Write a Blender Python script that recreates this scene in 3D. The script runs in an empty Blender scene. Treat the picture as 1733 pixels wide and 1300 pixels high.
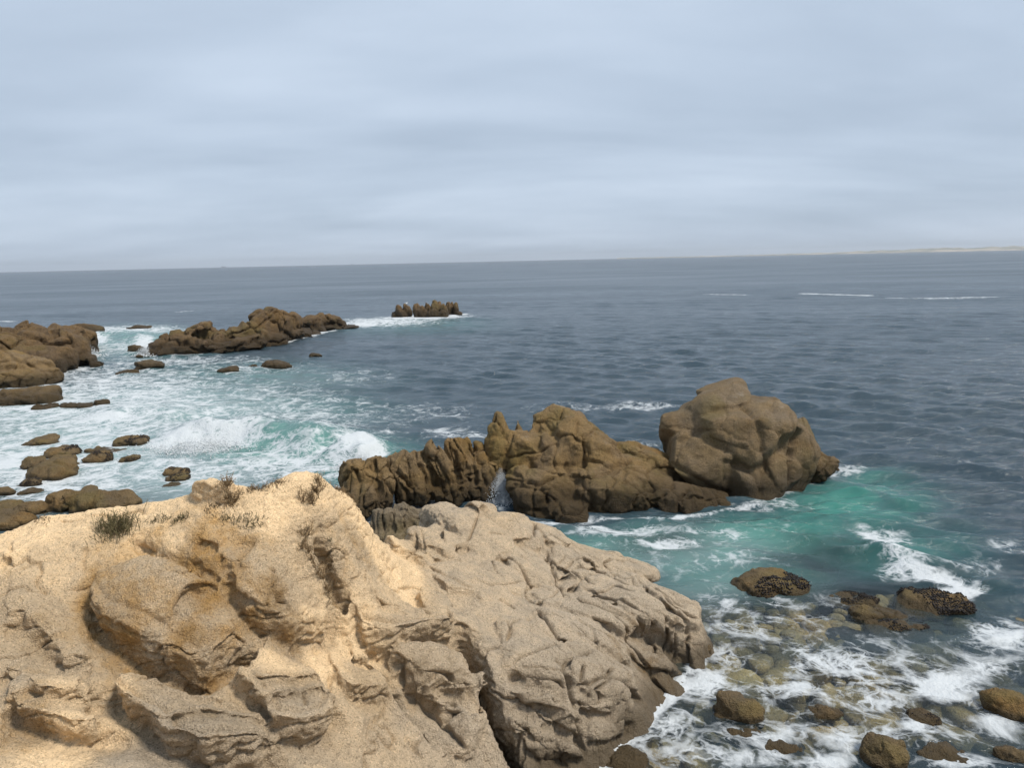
import bpy, bmesh, math, random
import numpy as np
from mathutils import Vector, Matrix
from mathutils.bvhtree import BVHTree

R = math.radians
scene = bpy.context.scene
COL = scene.collection

# ------------------------------------------------------------------ camera
W0, H0, FPX = 1733.0, 1300.0, 1280.0
CAM = np.array([0.0, 0.0, 7.0])
PITCH, ROLL = R(-9.28), R(1.26)
_f = np.array([0, math.cos(PITCH), math.sin(PITCH)])
_u0 = np.array([0, -math.sin(PITCH), math.cos(PITCH)])
_r0 = np.array([1.0, 0, 0])
_r = _r0 * math.cos(ROLL) - _u0 * math.sin(ROLL)
_u = _u0 * math.cos(ROLL) + _r0 * math.sin(ROLL)
cd = bpy.data.cameras.new('camera'); cam = bpy.data.objects.new('camera', cd); COL.objects.link(cam)
cd.sensor_width = 36.0; cd.lens = FPX / W0 * 36.0; cd.clip_start = 0.1; cd.clip_end = 60000
cam.matrix_world = Matrix(((_r[0], _u[0], -_f[0], CAM[0]), (_r[1], _u[1], -_f[1], CAM[1]), (_r[2], _u[2], -_f[2], CAM[2]), (0, 0, 0, 1)))
scene.camera = cam

# ------------------------------------------------------------------ light and sky
SUN_EL, SUN_AZ, SUN_STR, EXPOSURE = 56.0, 112.0, 1.5, 1.25     # azimuth: compass style from +Y clockwise
sd = bpy.data.lights.new('sun', 'SUN'); sd.energy = SUN_STR; sd.angle = R(12); sd.color = (1.0, 0.93, 0.82)
sun = bpy.data.objects.new('sun', sd); COL.objects.link(sun)
sv = Vector((math.sin(R(SUN_AZ)) * math.cos(R(SUN_EL)), math.cos(R(SUN_AZ)) * math.cos(R(SUN_EL)), math.sin(R(SUN_EL))))
sun.rotation_euler = (-sv).to_track_quat('-Z', 'Y').to_euler()
sun.location = (20, -20, 40)

world = bpy.data.worlds.new('World'); scene.world = world; world.use_nodes = True
wt = world.node_tree; wn = wt.nodes; wl = wt.links; wn.clear()
def N(tree, typ, **kw):
    n = tree.nodes.new(typ)
    for k, v in kw.items():
        if k in n.inputs and not hasattr(n, k): n.inputs[k].default_value = v
        elif hasattr(n, k): setattr(n, k, v)
        else: n.inputs[k].default_value = v
    return n
def math_n(tree, op, a, b=None, clamp=False):
    n = tree.nodes.new('ShaderNodeMath'); n.operation = op; n.use_clamp = clamp
    for i, s in enumerate((a, b)):
        if s is None: continue
        if isinstance(s, (int, float)): n.inputs[i].default_value = s
        else: tree.links.new(s, n.inputs[i])
    return n.outputs[0]
def ramp(tree, fac, stops, interp='LINEAR'):
    n = tree.nodes.new('ShaderNodeValToRGB'); n.color_ramp.interpolation = interp
    el = n.color_ramp.elements
    while len(el) < len(stops): el.new(0.5)
    for e, (p, c) in zip(el, stops):
        e.position = p; e.color = (c, c, c, 1) if isinstance(c, (int, float)) else (*c, 1)
    tree.links.new(fac, n.inputs[0]); return n.outputs[0]
def mixc(tree, fac, a, b, mode='MIX'):
    n = tree.nodes.new('ShaderNodeMix'); n.data_type = 'RGBA'; n.blend_type = mode
    for sock, s in ((n.inputs[0], fac), (n.inputs[6], a), (n.inputs[7], b)):
        if isinstance(s, (int, float)): sock.default_value = s
        elif isinstance(s, tuple): sock.default_value = (*s, 1) if len(s) == 3 else s
        else: tree.links.new(s, sock)
    return n.outputs[2]
def maprange(tree, v, a, b, c=0.0, d=1.0, smooth=True):
    n = tree.nodes.new('ShaderNodeMapRange'); n.interpolation_type = 'SMOOTHSTEP' if smooth else 'LINEAR'; n.clamp = True
    tree.links.new(v, n.inputs[0])
    for i, x in enumerate((a, b, c, d)): n.inputs[i + 1].default_value = x
    return n.outputs[0]
def noise_n(tree, vec, scale, detail=4, rough=0.55, dist=0.0):
    n = tree.nodes.new('ShaderNodeTexNoise'); n.inputs['Scale'].default_value = scale; n.inputs['Detail'].default_value = detail
    n.inputs['Roughness'].default_value = rough; n.inputs['Distortion'].default_value = dist
    if vec is not None: tree.links.new(vec, n.inputs['Vector'])
    return n

sky = wn.new('ShaderNodeTexSky'); sky.sky_type = 'NISHITA'; sky.sun_disc = False
sky.sun_elevation = R(SUN_EL); sky.sun_rotation = R(SUN_AZ)
skys = mixc(wt, 1.0, sky.outputs[0], (0.038, 0.038, 0.038), 'MULTIPLY')
tc = wn.new('ShaderNodeTexCoord')
sep = wn.new('ShaderNodeSeparateXYZ'); wl.new(tc.outputs['Generated'], sep.inputs[0])
zz = math_n(wt, 'ADD', math_n(wt, 'MAXIMUM', sep.outputs[2], 0.0), 0.17)
cx = math_n(wt, 'DIVIDE', sep.outputs[0], zz); cy = math_n(wt, 'DIVIDE', sep.outputs[1], zz)
comb = wn.new('ShaderNodeCombineXYZ'); wl.new(math_n(wt, 'MULTIPLY', cx, 0.5), comb.inputs[0]); wl.new(cy, comb.inputs[1])
c1 = noise_n(wt, comb.outputs[0], 0.75, 5, 0.5, 0.3)
c2 = noise_n(wt, comb.outputs[0], 1.7, 4, 0.5, 0.2)
cl = math_n(wt, 'ADD', math_n(wt, 'MULTIPLY', c1.outputs[0], 0.75), math_n(wt, 'MULTIPLY', c2.outputs[0], 0.25))
cloud = ramp(wt, cl, [(0.37, (0.188, 0.229, 0.284)), (0.5, (0.231, 0.275, 0.335)), (0.63, (0.280, 0.325, 0.387))])
skyc = mixc(wt, 0.93, skys, cloud)
bg = wn.new('ShaderNodeBackground'); wl.new(skyc, bg.inputs[0]); bg.inputs[1].default_value = 1.0
wo = wn.new('ShaderNodeOutputWorld'); wl.new(bg.outputs[0], wo.inputs[0])
vs = scene.view_settings; vs.view_transform = 'Standard'; vs.look = 'None'; vs.gamma = 1.0; vs.exposure = EXPOSURE; vs.use_curve_mapping = False
scene.render.engine = 'CYCLES'
cy_ = scene.cycles; cy_.use_denoising = True; cy_.max_bounces = 8; cy_.transparent_max_bounces = 8; cy_.diffuse_bounces = 1; cy_.caustics_reflective = False

# ------------------------------------------------------------------ helpers
def rays(uv):
    uv = np.atleast_2d(np.asarray(uv, float))
    d = _f[None] + ((uv[:, :1] - W0 / 2) / FPX) * _r[None] - ((uv[:, 1:2] - H0 / 2) / FPX) * _u[None]
    return d
def atz(u, v, z=0.0):
    d = rays([(u, v)])[0]; return CAM + d * ((z - CAM[2]) / d[2])
def aty(u, v, y):
    d = rays([(u, v)])[0]; return CAM + d * (y / d[1])
def mpp(p): return np.linalg.norm(np.asarray(p) - CAM) / FPX      # metres per photo pixel at a point

class PNoise:
    def __init__(s, seed=0):
        rg = np.random.RandomState(seed); s.p = np.tile(rg.permutation(256), 3)
        g = rg.normal(size=(256, 3)); s.g = g / np.linalg.norm(g, axis=1, keepdims=True)
    def __call__(s, P):
        i = np.floor(P).astype(int); f = P - i; i &= 255
        w = f * f * f * (f * (f * 6 - 15) + 10)
        out = np.zeros(len(P))
        for dx in (0, 1):
            for dy in (0, 1):
                for dz in (0, 1):
                    h = s.p[s.p[s.p[i[:, 0] + dx] + i[:, 1] + dy] + i[:, 2] + dz]
                    d = ((f - (dx, dy, dz)) * s.g[h]).sum(1)
                    ww = (w[:, 0] if dx else 1 - w[:, 0]) * (w[:, 1] if dy else 1 - w[:, 1]) * (w[:, 2] if dz else 1 - w[:, 2])
                    out += ww * d
        return out * 1.5
PN = PNoise(3)
def fbm(P, freq, octv=4, gain=0.5, lac=2.03, off=0.0):
    r = 0; a = 1.0; Q = P * freq + off
    for k in range(octv): r = r + a * PN(Q); Q = Q * lac + 17.3; a *= gain
    return r
def ridged(P, freq, octv=3, gain=0.5, off=0.0):
    r = 0; a = 1.0; Q = P * freq + off
    for k in range(octv): r = r + a * (1 - np.abs(PN(Q)) * 2); Q = Q * 2.1 + 9.1; a *= gain
    return r
def sstep(a, b, x):
    t = np.clip((x - a) / (b - a), 0, 1); return t * t * (3 - 2 * t)
def segdist(P, poly):
    """distance, side (+ = left of travel), parameter 0..1 of points P to a polyline, in the polyline's own dimension"""
    poly = np.asarray(poly, float); best = np.full(len(P), 1e9); side = np.zeros(len(P)); par = np.zeros(len(P)); nrm = np.zeros((len(P), 2))
    L = np.linalg.norm(np.diff(poly, axis=0), axis=1); cum = np.concatenate([[0], np.cumsum(L)])
    for a, b, l, c in zip(poly[:-1], poly[1:], L, cum[:-1]):
        if l < 1e-9: continue
        d = (b - a) / l; t = np.clip((P - a) @ d, 0, l); q = P - a - t[:, None] * d
        dist = np.linalg.norm(q, axis=1); m = dist < best
        best[m] = dist[m]; par[m] = (c + t[m]) / cum[-1]
        cr = d[0] * (P[:, 1] - a[1]) - d[1] * (P[:, 0] - a[0])
        side[m] = np.sign(cr[m]); nrm[m] = (d[1], -d[0])
    return best, side, par, nrm

def worley_edge(P, seeds, stretch=None):
    out = np.empty(len(P)); cell = np.empty(len(P), int)
    for s in range(0, len(P), 20000):
        d = (np.abs(P[s:s + 20000, None] - seeds[None]) ** 3).sum(2) ** (1 / 3)
        k = np.argpartition(d, 1, axis=1)[:, :2]; r_ = np.arange(len(k)); sw = d[r_, k[:, 0]] > d[r_, k[:, 1]]; k[sw] = k[sw][:, ::-1]; out[s:s + 20000] = d[r_, k[:, 1]] - d[r_, k[:, 0]]; cell[s:s + 20000] = k[:, 0]
    return out, cell
def mesh_np(name, V, F, smooth=True):
    me = bpy.data.meshes.new(name)
    V = np.ascontiguousarray(V, np.float32); F = np.ascontiguousarray(F, np.int32)
    me.vertices.add(len(V)); me.vertices.foreach_set('co', V.ravel())
    k = F.shape[1]
    me.loops.add(F.size); me.loops.foreach_set('vertex_index', F.ravel())
    me.polygons.add(len(F)); me.polygons.foreach_set('loop_start', np.arange(0, F.size, k, dtype=np.int32))
    me.update(calc_edges=True); me.validate()
    if smooth: me.polygons.foreach_set('use_smooth', np.ones(len(me.polygons), bool))
    return me
def attr(me, name, vals):
    a = me.attributes.new(name, 'FLOAT', 'POINT'); a.data.foreach_set('value', np.ascontiguousarray(vals, np.float32))
def link(name, data, mat=None, parent=None, label=None, cat=None, group=None, kind=None, loc=None):
    o = bpy.data.objects.new(name, data); COL.objects.link(o)
    if mat is not None: data.materials.append(mat)
    if parent is not None: o.parent = parent
    if loc is not None: o.location = loc
    for k, v in (('label', label), ('category', cat), ('group', group), ('kind', kind)):
        if v: o[k] = v
    return o
def verts_np(me):
    V = np.empty(len(me.vertices) * 3, np.float32); me.vertices.foreach_get('co', V); return V.reshape(-1, 3).astype(float)
def normals_np(me):
    V = np.empty(len(me.vertices) * 3, np.float32); me.vertex_normals.foreach_get('vector', V); return V.reshape(-1, 3).astype(float)
def grid_faces(nr, nc):
    i = np.arange(nr * nc).reshape(nr, nc)
    return np.stack([i[:-1, :-1], i[:-1, 1:], i[1:, 1:], i[1:, :-1]], -1).reshape(-1, 4)

# ------------------------------------------------------------------ materials
def new_mat(name):
    m = bpy.data.materials.new(name); m.use_nodes = True; t = m.node_tree; t.nodes.clear()
    out = t.nodes.new('ShaderNodeOutputMaterial'); return m, t, out
def attr_n(t, name):
    n = t.nodes.new('ShaderNodeAttribute'); n.attribute_name = name; return n.outputs['Fac']

def granite(name, tan, grey, ochre, wet_h=0.25, grain=1.0, dark=0.16, attrs=False, bump=1.0, wetband=True, dark_tone=(0.034, 0.024, 0.012)):
    """coarse granite: patches of grey, tan and ochre, pale feldspar and dark mica grains, a dark algae-wet band at the waterline"""
    m, t, out = new_mat(name)
    geo = t.nodes.new('ShaderNodeNewGeometry'); pos = geo.outputs['Position']
    n1 = noise_n(t, pos, 0.9, 6, 0.6, 0.3).outputs[0]
    n2 = noise_n(t, pos, 3.1, 6, 0.65, 0.2).outputs[0]
    n3 = noise_n(t, pos, 0.45, 4, 0.6, 0.5).outputs[0]
    if attrs:
        sand = attr_n(t, 'sand'); och = attr_n(t, 'ochre')
        f = math_n(t, 'ADD', math_n(t, 'SUBTRACT', math_n(t, 'MULTIPLY', sand, 1.4), 0.22), math_n(t, 'MULTIPLY', math_n(t, 'SUBTRACT', n2, 0.5), 0.9), True)
        f2 = math_n(t, 'ADD', och, math_n(t, 'MULTIPLY', math_n(t, 'SUBTRACT', n2, 0.52), 1.6))
        f2 = maprange(t, f2, 0.25, 1.1)
    else:
        f = maprange(t, n1, 0.35, 0.65); f2 = math_n(t, 'MULTIPLY', maprange(t, n3, 0.5, 0.72), 0.7)
    base = mixc(t, f, grey, tan)
    base = mixc(t, f2, base, ochre)
    mott = ramp(t, n2, [(0.30, 0.78), (0.5, 1.0), (0.72, 1.16)])
    base = mixc(t, 0.8, base, mott, 'MULTIPLY')
    # mineral grains
    vo = t.nodes.new('ShaderNodeTexVoronoi'); vo.inputs['Scale'].default_value = 55 / grain; t.links.new(pos, vo.inputs['Vector'])
    sc = t.nodes.new('ShaderNodeSeparateColor'); t.links.new(vo.outputs['Color'], sc.inputs[0])
    g = ramp(t, sc.outputs[0], [(0.0, 0.55), (0.14, 0.62), (0.2, 0.95), (0.8, 1.03), (0.93, 1.08), (0.97, 1.4)])
    base = mixc(t, 0.75, base, g, 'MULTIPLY')
    if not attrs and wetband:      # pale lichen and bird-whitened patches on the dry upper faces, olive film elsewhere
        ol = noise_n(t, pos, 0.6 / grain ** .5, 4, 0.6, 0.4).outputs[0]
        base = mixc(t, math_n(t, 'MULTIPLY', maprange(t, ol, 0.50, 0.68), 0.45), base, (0.17, 0.135, 0.045))
        sg = t.nodes.new('ShaderNodeSeparateXYZ'); t.links.new(geo.outputs['True Normal'], sg.inputs[0]); sq = t.nodes.new('ShaderNodeSeparateXYZ'); t.links.new(pos, sq.inputs[0])
        gu = math_n(t, 'MULTIPLY', maprange(t, noise_n(t, pos, 1.3 / grain ** .5, 6, 0.7, 0.3).outputs[0], 0.56, 0.72), math_n(t, 'MULTIPLY', maprange(t, sg.outputs[2], 0.45, 0.9), maprange(t, sq.outputs[2], 1.0, 1.9)))
        base = mixc(t, math_n(t, 'MULTIPLY', gu, 0.6), base, (0.42, 0.37, 0.30))
    # wet, algae-covered band by height above the sea
    sp = t.nodes.new('ShaderNodeSeparateXYZ'); t.links.new(pos, sp.inputs[0])
    hz = math_n(t, 'ADD', sp.outputs[2], math_n(t, 'MULTIPLY', math_n(t, 'SUBTRACT', n1, 0.5), -1.6 * wet_h))
    wet = maprange(t, hz, wet_h * 0.35, wet_h * 1.5, 1.0, 0.0)
    if attrs: wet = math_n(t, 'MAXIMUM', wet, math_n(t, 'MULTIPLY', attr_n(t, 'dark_tone'), maprange(t, n2, 0.36, 0.6)))  # the darker brown patches take the wet band's tone
    if not wetband: wet = math_n(t, 'MULTIPLY', wet, 0.0)
    base = mixc(t, math_n(t, 'MULTIPLY', wet, 0.82), base, dark_tone)
    b = t.nodes.new('ShaderNodeBsdfPrincipled'); t.links.new(base, b.inputs['Base Color'])
    t.links.new(maprange(t, wet, 0, 1, 0.92, 0.55), b.inputs['Roughness'])
    b.inputs['Specular IOR Level'].default_value = 0.25
    nb = noise_n(t, pos, 26 / grain, 5, 0.7).outputs[0]; nb2 = noise_n(t, pos, 7 / grain, 5, 0.6).outputs[0]
    hgt = math_n(t, 'ADD', math_n(t, 'ADD', math_n(t, 'MULTIPLY', noise_n(t, pos, 60 / grain, 3, 0.6).outputs[0], 0.25), math_n(t, 'MULTIPLY', nb, 0.65)), math_n(t, 'ADD', math_n(t, 'MULTIPLY', nb2, 0.8), math_n(t, 'MULTIPLY', vo.outputs['Distance'], 0.22)))
    bp = t.nodes.new('ShaderNodeBump'); bp.inputs['Strength'].default_value = 0.9 * bump; bp.inputs['Distance'].default_value = 0.10 * grain
    if attrs: t.links.new(maprange(t, sand, 0.6, 1.0, 0.95, 0.5), bp.inputs['Strength'])
    t.links.new(hgt, bp.inputs['Height']); t.links.new(bp.outputs[0], b.inputs['Normal'])
    t.links.new(b.outputs[0], out.inputs[0]); return m

def plain(name, col, rough=0.8, var=0.25, scale=20):
    m, t, out = new_mat(name)
    geo = t.nodes.new('ShaderNodeNewGeometry')
    n = noise_n(t, geo.outputs['Position'], scale, 4).outputs[0]
    c = mixc(t, 1.0, col, ramp(t, n, [(0.3, 1 - var), (0.7, 1 + var)]), 'MULTIPLY')
    b = t.nodes.new('ShaderNodeBsdfPrincipled'); t.links.new(c, b.inputs['Base Color']); b.inputs['Roughness'].default_value = rough
    b.inputs['Specular IOR Level'].default_value = 0.2
    t.links.new(b.outputs[0], out.inputs[0]); return m

M_BLUFF = granite('bluff_granite', (0.72, 0.525, 0.315), (0.54, 0.435, 0.315), (0.40, 0.235, 0.085), 0.42, 0.8, attrs=True, dark_tone=(0.075, 0.054, 0.028))
M_STACK = granite('stack_granite', (0.275, 0.18, 0.078), (0.215, 0.15, 0.082), (0.22, 0.125, 0.033), 0.75, 1.2, bump=1.0)
M_BOULD = granite('boulder_granite', (0.25, 0.175, 0.092), (0.225, 0.17, 0.11), (0.195, 0.122, 0.05), 0.65, 1.1, bump=1.1)
M_REEF = granite('reef_granite', (0.205, 0.13, 0.06), (0.155, 0.105, 0.06), (0.15, 0.088, 0.03), 1.1, 3.5, bump=1.0)
M_COBBLE = granite('cobble_granite', (0.19, 0.13, 0.062), (0.13, 0.095, 0.055), (0.21, 0.115, 0.033), 0.10, 1.3, bump=0.9, dark_tone=(0.06, 0.042, 0.02))
M_SUNK = granite('sunken_granite', (0.46, 0.34, 0.17), (0.30, 0.25, 0.16), (0.46, 0.27, 0.09), 0.001, 1.3, bump=0.6, wetband=False)
M_WEED = plain('weed_dark', (0.018, 0.014, 0.012), 0.5, 0.5, 9)

def sea_material():
    m, t, out = new_mat('sea_water')
    geo = t.nodes.new('ShaderNodeNewGeometry'); pos = geo.outputs['Position']
    foam_d = attr_n(t, 'foam'); aer = attr_n(t, 'aerated'); milk = attr_n(t, 'milk'); clear = attr_n(t, 'clear')
    nb = noise_n(t, pos, 0.35, 3, 0.5, 0.4).outputs[0]
    deep = mixc(t, nb, (0.024, 0.045, 0.061), (0.040, 0.064, 0.083))
    aerv = math_n(t, 'MULTIPLY', aer, maprange(t, noise_n(t, pos, 0.8, 4, 0.55, 0.6).outputs[0], 0.25, 0.62, 0.45, 1.1), True)
    body = mixc(t, aerv, deep, (0.045, 0.195, 0.162))
    body = mixc(t, milk, body, (0.36, 0.47, 0.47))
    dif = t.nodes.new('ShaderNodeBsdfDiffuse'); t.links.new(body, dif.inputs[0])
    tr = t.nodes.new('ShaderNodeBsdfTransparent')
    t.links.new(mixc(t, clear, (0.45, 0.62, 0.58), (0.93, 0.96, 0.90)), tr.inputs[0])
    m1 = t.nodes.new('ShaderNodeMixShader'); t.links.new(clear, m1.inputs[0]); t.links.new(dif.outputs[0], m1.inputs[1]); t.links.new(tr.outputs[0], m1.inputs[2])
    # ripples finer than the mesh
    mp = t.nodes.new('ShaderNodeMapping'); mp.inputs['Rotation'].default_value = (0, 0, 0.35); mp.inputs['Scale'].default_value = (0.55, 1.0, 1.0); t.links.new(pos, mp.inputs[0])
    r1 = noise_n(t, mp.outputs[0], 3.6, 5, 0.62, 0.5).outputs[0]
    r2 = noise_n(t, mp.outputs[0], 1.0, 4, 0.6, 0.4).outputs[0]
    hh = math_n(t, 'ADD', math_n(t, 'MULTIPLY', r1, 0.30), math_n(t, 'MULTIPLY', r2, 0.36))
    bp = t.nodes.new('ShaderNodeBump'); bp.inputs['Strength'].default_value = 1.0; t.links.new(maprange(t, clear, 0.0, 0.6, 0.62, 0.18, False), bp.inputs['Distance']); t.links.new(hh, bp.inputs['Height'])
    gl = t.nodes.new('ShaderNodeBsdfGlossy'); gl.inputs['Roughness'].default_value = 0.10; t.links.new(bp.outputs[0], gl.inputs['Normal'])
    fr = t.nodes.new('ShaderNodeFresnel'); fr.inputs[0].default_value = 1.33; bf = t.nodes.new('ShaderNodeBump'); bf.inputs['Strength'].default_value = 1.0; bf.inputs['Distance'].default_value = 0.12; t.links.new(hh, bf.inputs['Height']); t.links.new(bf.outputs[0], fr.inputs['Normal'])
    mg = t.nodes.new('ShaderNodeMapping'); mg.inputs['Scale'].default_value = (0.35, 1.0, 1.0); t.links.new(pos, mg.inputs[0])
    gust = maprange(t, noise_n(t, mg.outputs[0], 0.03, 6, 0.65, 0.3).outputs[0], 0.3, 0.7, 0.80, 1.12)
    frc = math_n(t, 'MULTIPLY', math_n(t, 'MINIMUM', fr.outputs[0], 0.55), gust)
    m2 = t.nodes.new('ShaderNodeMixShader'); t.links.new(frc, m2.inputs[0]); t.links.new(m1.outputs[0], m2.inputs[1]); t.links.new(gl.outputs[0], m2.inputs[2])
    # foam: lace of bubbles thinning out from the thick patches
    w = noise_n(t, pos, 0.9, 4, 0.6).outputs['Color']
    wv = t.nodes.new('ShaderNodeVectorMath'); wv.operation = 'MULTIPLY_ADD'; t.links.new(w, wv.inputs[0]); wv.inputs[1].default_value = (1.5, 1.25, 0); t.links.new(pos, wv.inputs[2])
    def lace(scale, width):
        v = t.nodes.new('ShaderNodeTexVoronoi'); v.feature = 'DISTANCE_TO_EDGE'; v.inputs['Scale'].default_value = scale; t.links.new(wv.outputs[0], v.inputs['Vector'])
        return maprange(t, v.outputs[0], 0.0, width, 1.0, 0.0)
    la = math_n(t, 'MAXIMUM', math_n(t, 'MULTIPLY', lace(0.8, 0.13), 1.0), math_n(t, 'MAXIMUM', math_n(t, 'MULTIPLY', lace(2.3, 0.17), 0.9), math_n(t, 'MULTIPLY', lace(5.5, 0.24), 0.65)))
    n1 = noise_n(t, pos, 1.1, 9, 0.68, 0.9).outputs[0]
    v = math_n(t, 'ADD', math_n(t, 'MULTIPLY', math_n(t, 'SUBTRACT', n1, 0.5), 2.3), math_n(t, 'MULTIPLY', math_n(t, 'SUBTRACT', la, 0.3), 0.5))
    v = math_n(t, 'ADD', v, math_n(t, 'MULTIPLY', foam_d, 1.25))
    v = math_n(t, 'MULTIPLY', maprange(t, v, 0.38, 1.12), maprange(t, foam_d, 0.02, 0.18))
    fd = t.nodes.new('ShaderNodeBsdfDiffuse'); fd.inputs[0].default_value = (0.58, 0.61, 0.63, 1)
    fb = t.nodes.new('ShaderNodeBump'); fb.inputs['Strength'].default_value = 0.6; fb.inputs['Distance'].default_value = 0.12
    t.links.new(noise_n(t, pos, 6, 5, 0.65).outputs[0], fb.inputs['Height']); t.links.new(fb.outputs[0], fd.inputs['Normal'])
    m3 = t.nodes.new('ShaderNodeMixShader'); t.links.new(math_n(t, 'MULTIPLY', v, 0.95), m3.inputs[0]); t.links.new(m2.outputs[0], m3.inputs[1]); t.links.new(fd.outputs[0], m3.inputs[2])
    t.links.new(m3.outputs[0], out.inputs[0]); return m
M_SEA = sea_material()

# ------------------------------------------------------------------ sea surface
RG = np.random.RandomState(11)
def ellipse_field(P, items):
    """items: photo pixel centre, half sizes in photo pixels, strength -> world-space soft ellipses on the sea plane"""
    out = np.zeros(len(P))
    for (u, v, ru, rv, s) in items:
        c = atz(u, v); ax = abs(atz(u + ru, v)[0] - c[0]); b1 = atz(u, v - rv); b0 = atz(u, v + rv); ay = max(0.05, (b1[1] - b0[1]) / 2); cyy = (b1[1] + b0[1]) / 2
        e = ((P[:, 0] - c[0] - (P[:, 1] - c[1]) * (c[0] / c[1])) / ax) ** 2 + ((P[:, 1] - cyy) / ay) ** 2
        m = e < 6
        out[m] = np.maximum(out[m], s * np.exp(-e[m] ** 1.3 * 0.9))
    return out
def stroke_field(P, items):
    out = np.zeros(len(P))
    for (pts, wm, s) in items:
        q = np.array([atz(u, v)[:2] for u, v in pts])
        lo = q.min(0) - 3 * wm; hi = q.max(0) + 3 * wm
        m = ((P[:, :2] > lo) & (P[:, :2] < hi)).all(1)
        if not m.any(): continue
        d, _, par, _ = segdist(P[m][:, :2], q)
        out[m] = np.maximum(out[m], s * np.exp(-(d / wm) ** 2))
    return out

def build_sea():
    th = np.linspace(R(-52), R(52), 540)
    rs = [4.0]
    while rs[-1] < 14000:
        r = rs[-1]
        k = 0.0062 if r < 160 else 0.0062 * (1 + (math.log(r / 160)) * 3.2)
        rs.append(r + max(0.055, k * r))
    rs = np.array(rs); nr = len(rs)
    X = rs[:, None] * np.sin(th)[None]; Y = rs[:, None] * np.cos(th)[None]
    P = np.stack([X, Y, 0 * X], -1).reshape(-1, 3)
    sp = np.maximum(np.gradient(rs)[:, None], rs[:, None] * (th[1] - th[0])) * np.ones_like(X); sp = sp.ravel()
    rr = np.hypot(P[:, 0], P[:, 1])
    # sheltered places are calmer
    calm = np.clip(ellipse_field(P, [(1150, 950, 260, 80, 0.75), (1400, 1150, 420, 200, 0.85), (720, 860, 120, 40, 0.7), (150, 760, 330, 130, 0.45)]), 0, 0.9)
    Z = np.zeros(len(P)); DX = np.zeros(len(P)); DY = np.zeros(len(P))
    lam = np.exp(np.linspace(math.log(0.40), math.log(9), 64))
    for i, l in enumerate(lam):
        ang = R(252) + RG.normal() * 0.40; k = 2 * math.pi / l
        a = 0.0145 * min(l, 2.5) ** 0.62 * (0.7 + 0.6 * RG.rand())
        if l > 1.2: a *= .8
        if l > 2.5: a *= .5 * (l / 2.5) ** .25
        wgt = np.clip(l / (sp * 2.6) - 0.7, 0, 1)
        m = wgt > 0
        ph = k * (P[m, 0] * math.cos(ang) + P[m, 1] * math.sin(ang)) + RG.rand() * 6.28
        s, c = np.sin(ph), np.cos(ph)
        Z[m] += wgt[m] * a * c; DX[m] -= wgt[m] * a * 0.85 * math.cos(ang) * s; DY[m] -= wgt[m] * a * 0.85 * math.sin(ang) * s
    gust = 0.72 + 0.55 * fbm(P * np.array([1, 1, 0]), 0.045, 2)
    f = (1 - calm) * np.clip(gust, 0.3, 1.4)
    Z *= f; DX *= f; DY *= f
    # breaking swells in the cove: photo-traced crests, amplitude, front and back widths
    for pts, amp, wf, wb in (
        ([(235, 752), (330, 742), (430, 738), (520, 752), (575, 775)], 0.75, 0.75, 2.2),
        ([(560, 765), (600, 772), (640, 775)], 0.55, 0.7, 1.6),
        ([(130, 712), (230, 700), (330, 712)], 0.35, 0.8, 2.2),
        ([(1460, 905), (1500, 940), (1560, 975), (1620, 1000)], 0.16, 0.35, 0.9),
        ([(120, 575), (200, 566), (265, 585)], 0.45, 1.4, 3.0)):
        q = np.array([atz(u, v)[:2] for u, v in pts]); lo = q.min(0) - 9; hi = q.max(0) + 9
        m = ((P[:, :2] > lo) & (P[:, :2] < hi)).all(1); d, sd_, par, _ = segdist(P[m][:, :2], q)
        end = sstep(0, 0.25, par) * sstep(0, 0.25, 1 - par)
        prof = np.where(sd_ > 0, np.exp(-(d / wb) ** 2), np.exp(-(d / wf) ** 2))
        Z[m] += amp * prof * end * (1 + 0.25 * fbm(P[m], 0.8, 3))
    foam = ellipse_field(P, FOAM_E); foam = np.maximum(foam, stroke_field(P, FOAM_S))
    fz = rr < 45; Z[fz] += sstep(.5, .9, foam[fz]) * (0.10 * fbm(P[fz], 1.3, 4) + .05 * np.abs(PN(P[fz] * 4.)))
    V = P + np.stack([DX, DY, Z], -1)
    aer = ellipse_field(P, AER_E); milk = ellipse_field(P, MILK_E); clear = ellipse_field(P, CLEAR_E)
    me = mesh_np('sea', V, grid_faces(nr, len(th)))
    attr(me, 'foam', np.clip(foam, 0, 1)); attr(me, 'aerated', np.clip(aer, 0, 1)); attr(me, 'milk', np.clip(milk, 0, 1)); attr(me, 'clear', np.clip(clear * 1.12, 0, 0.93))
    link('sea', me, M_SEA, kind='structure')

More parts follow.
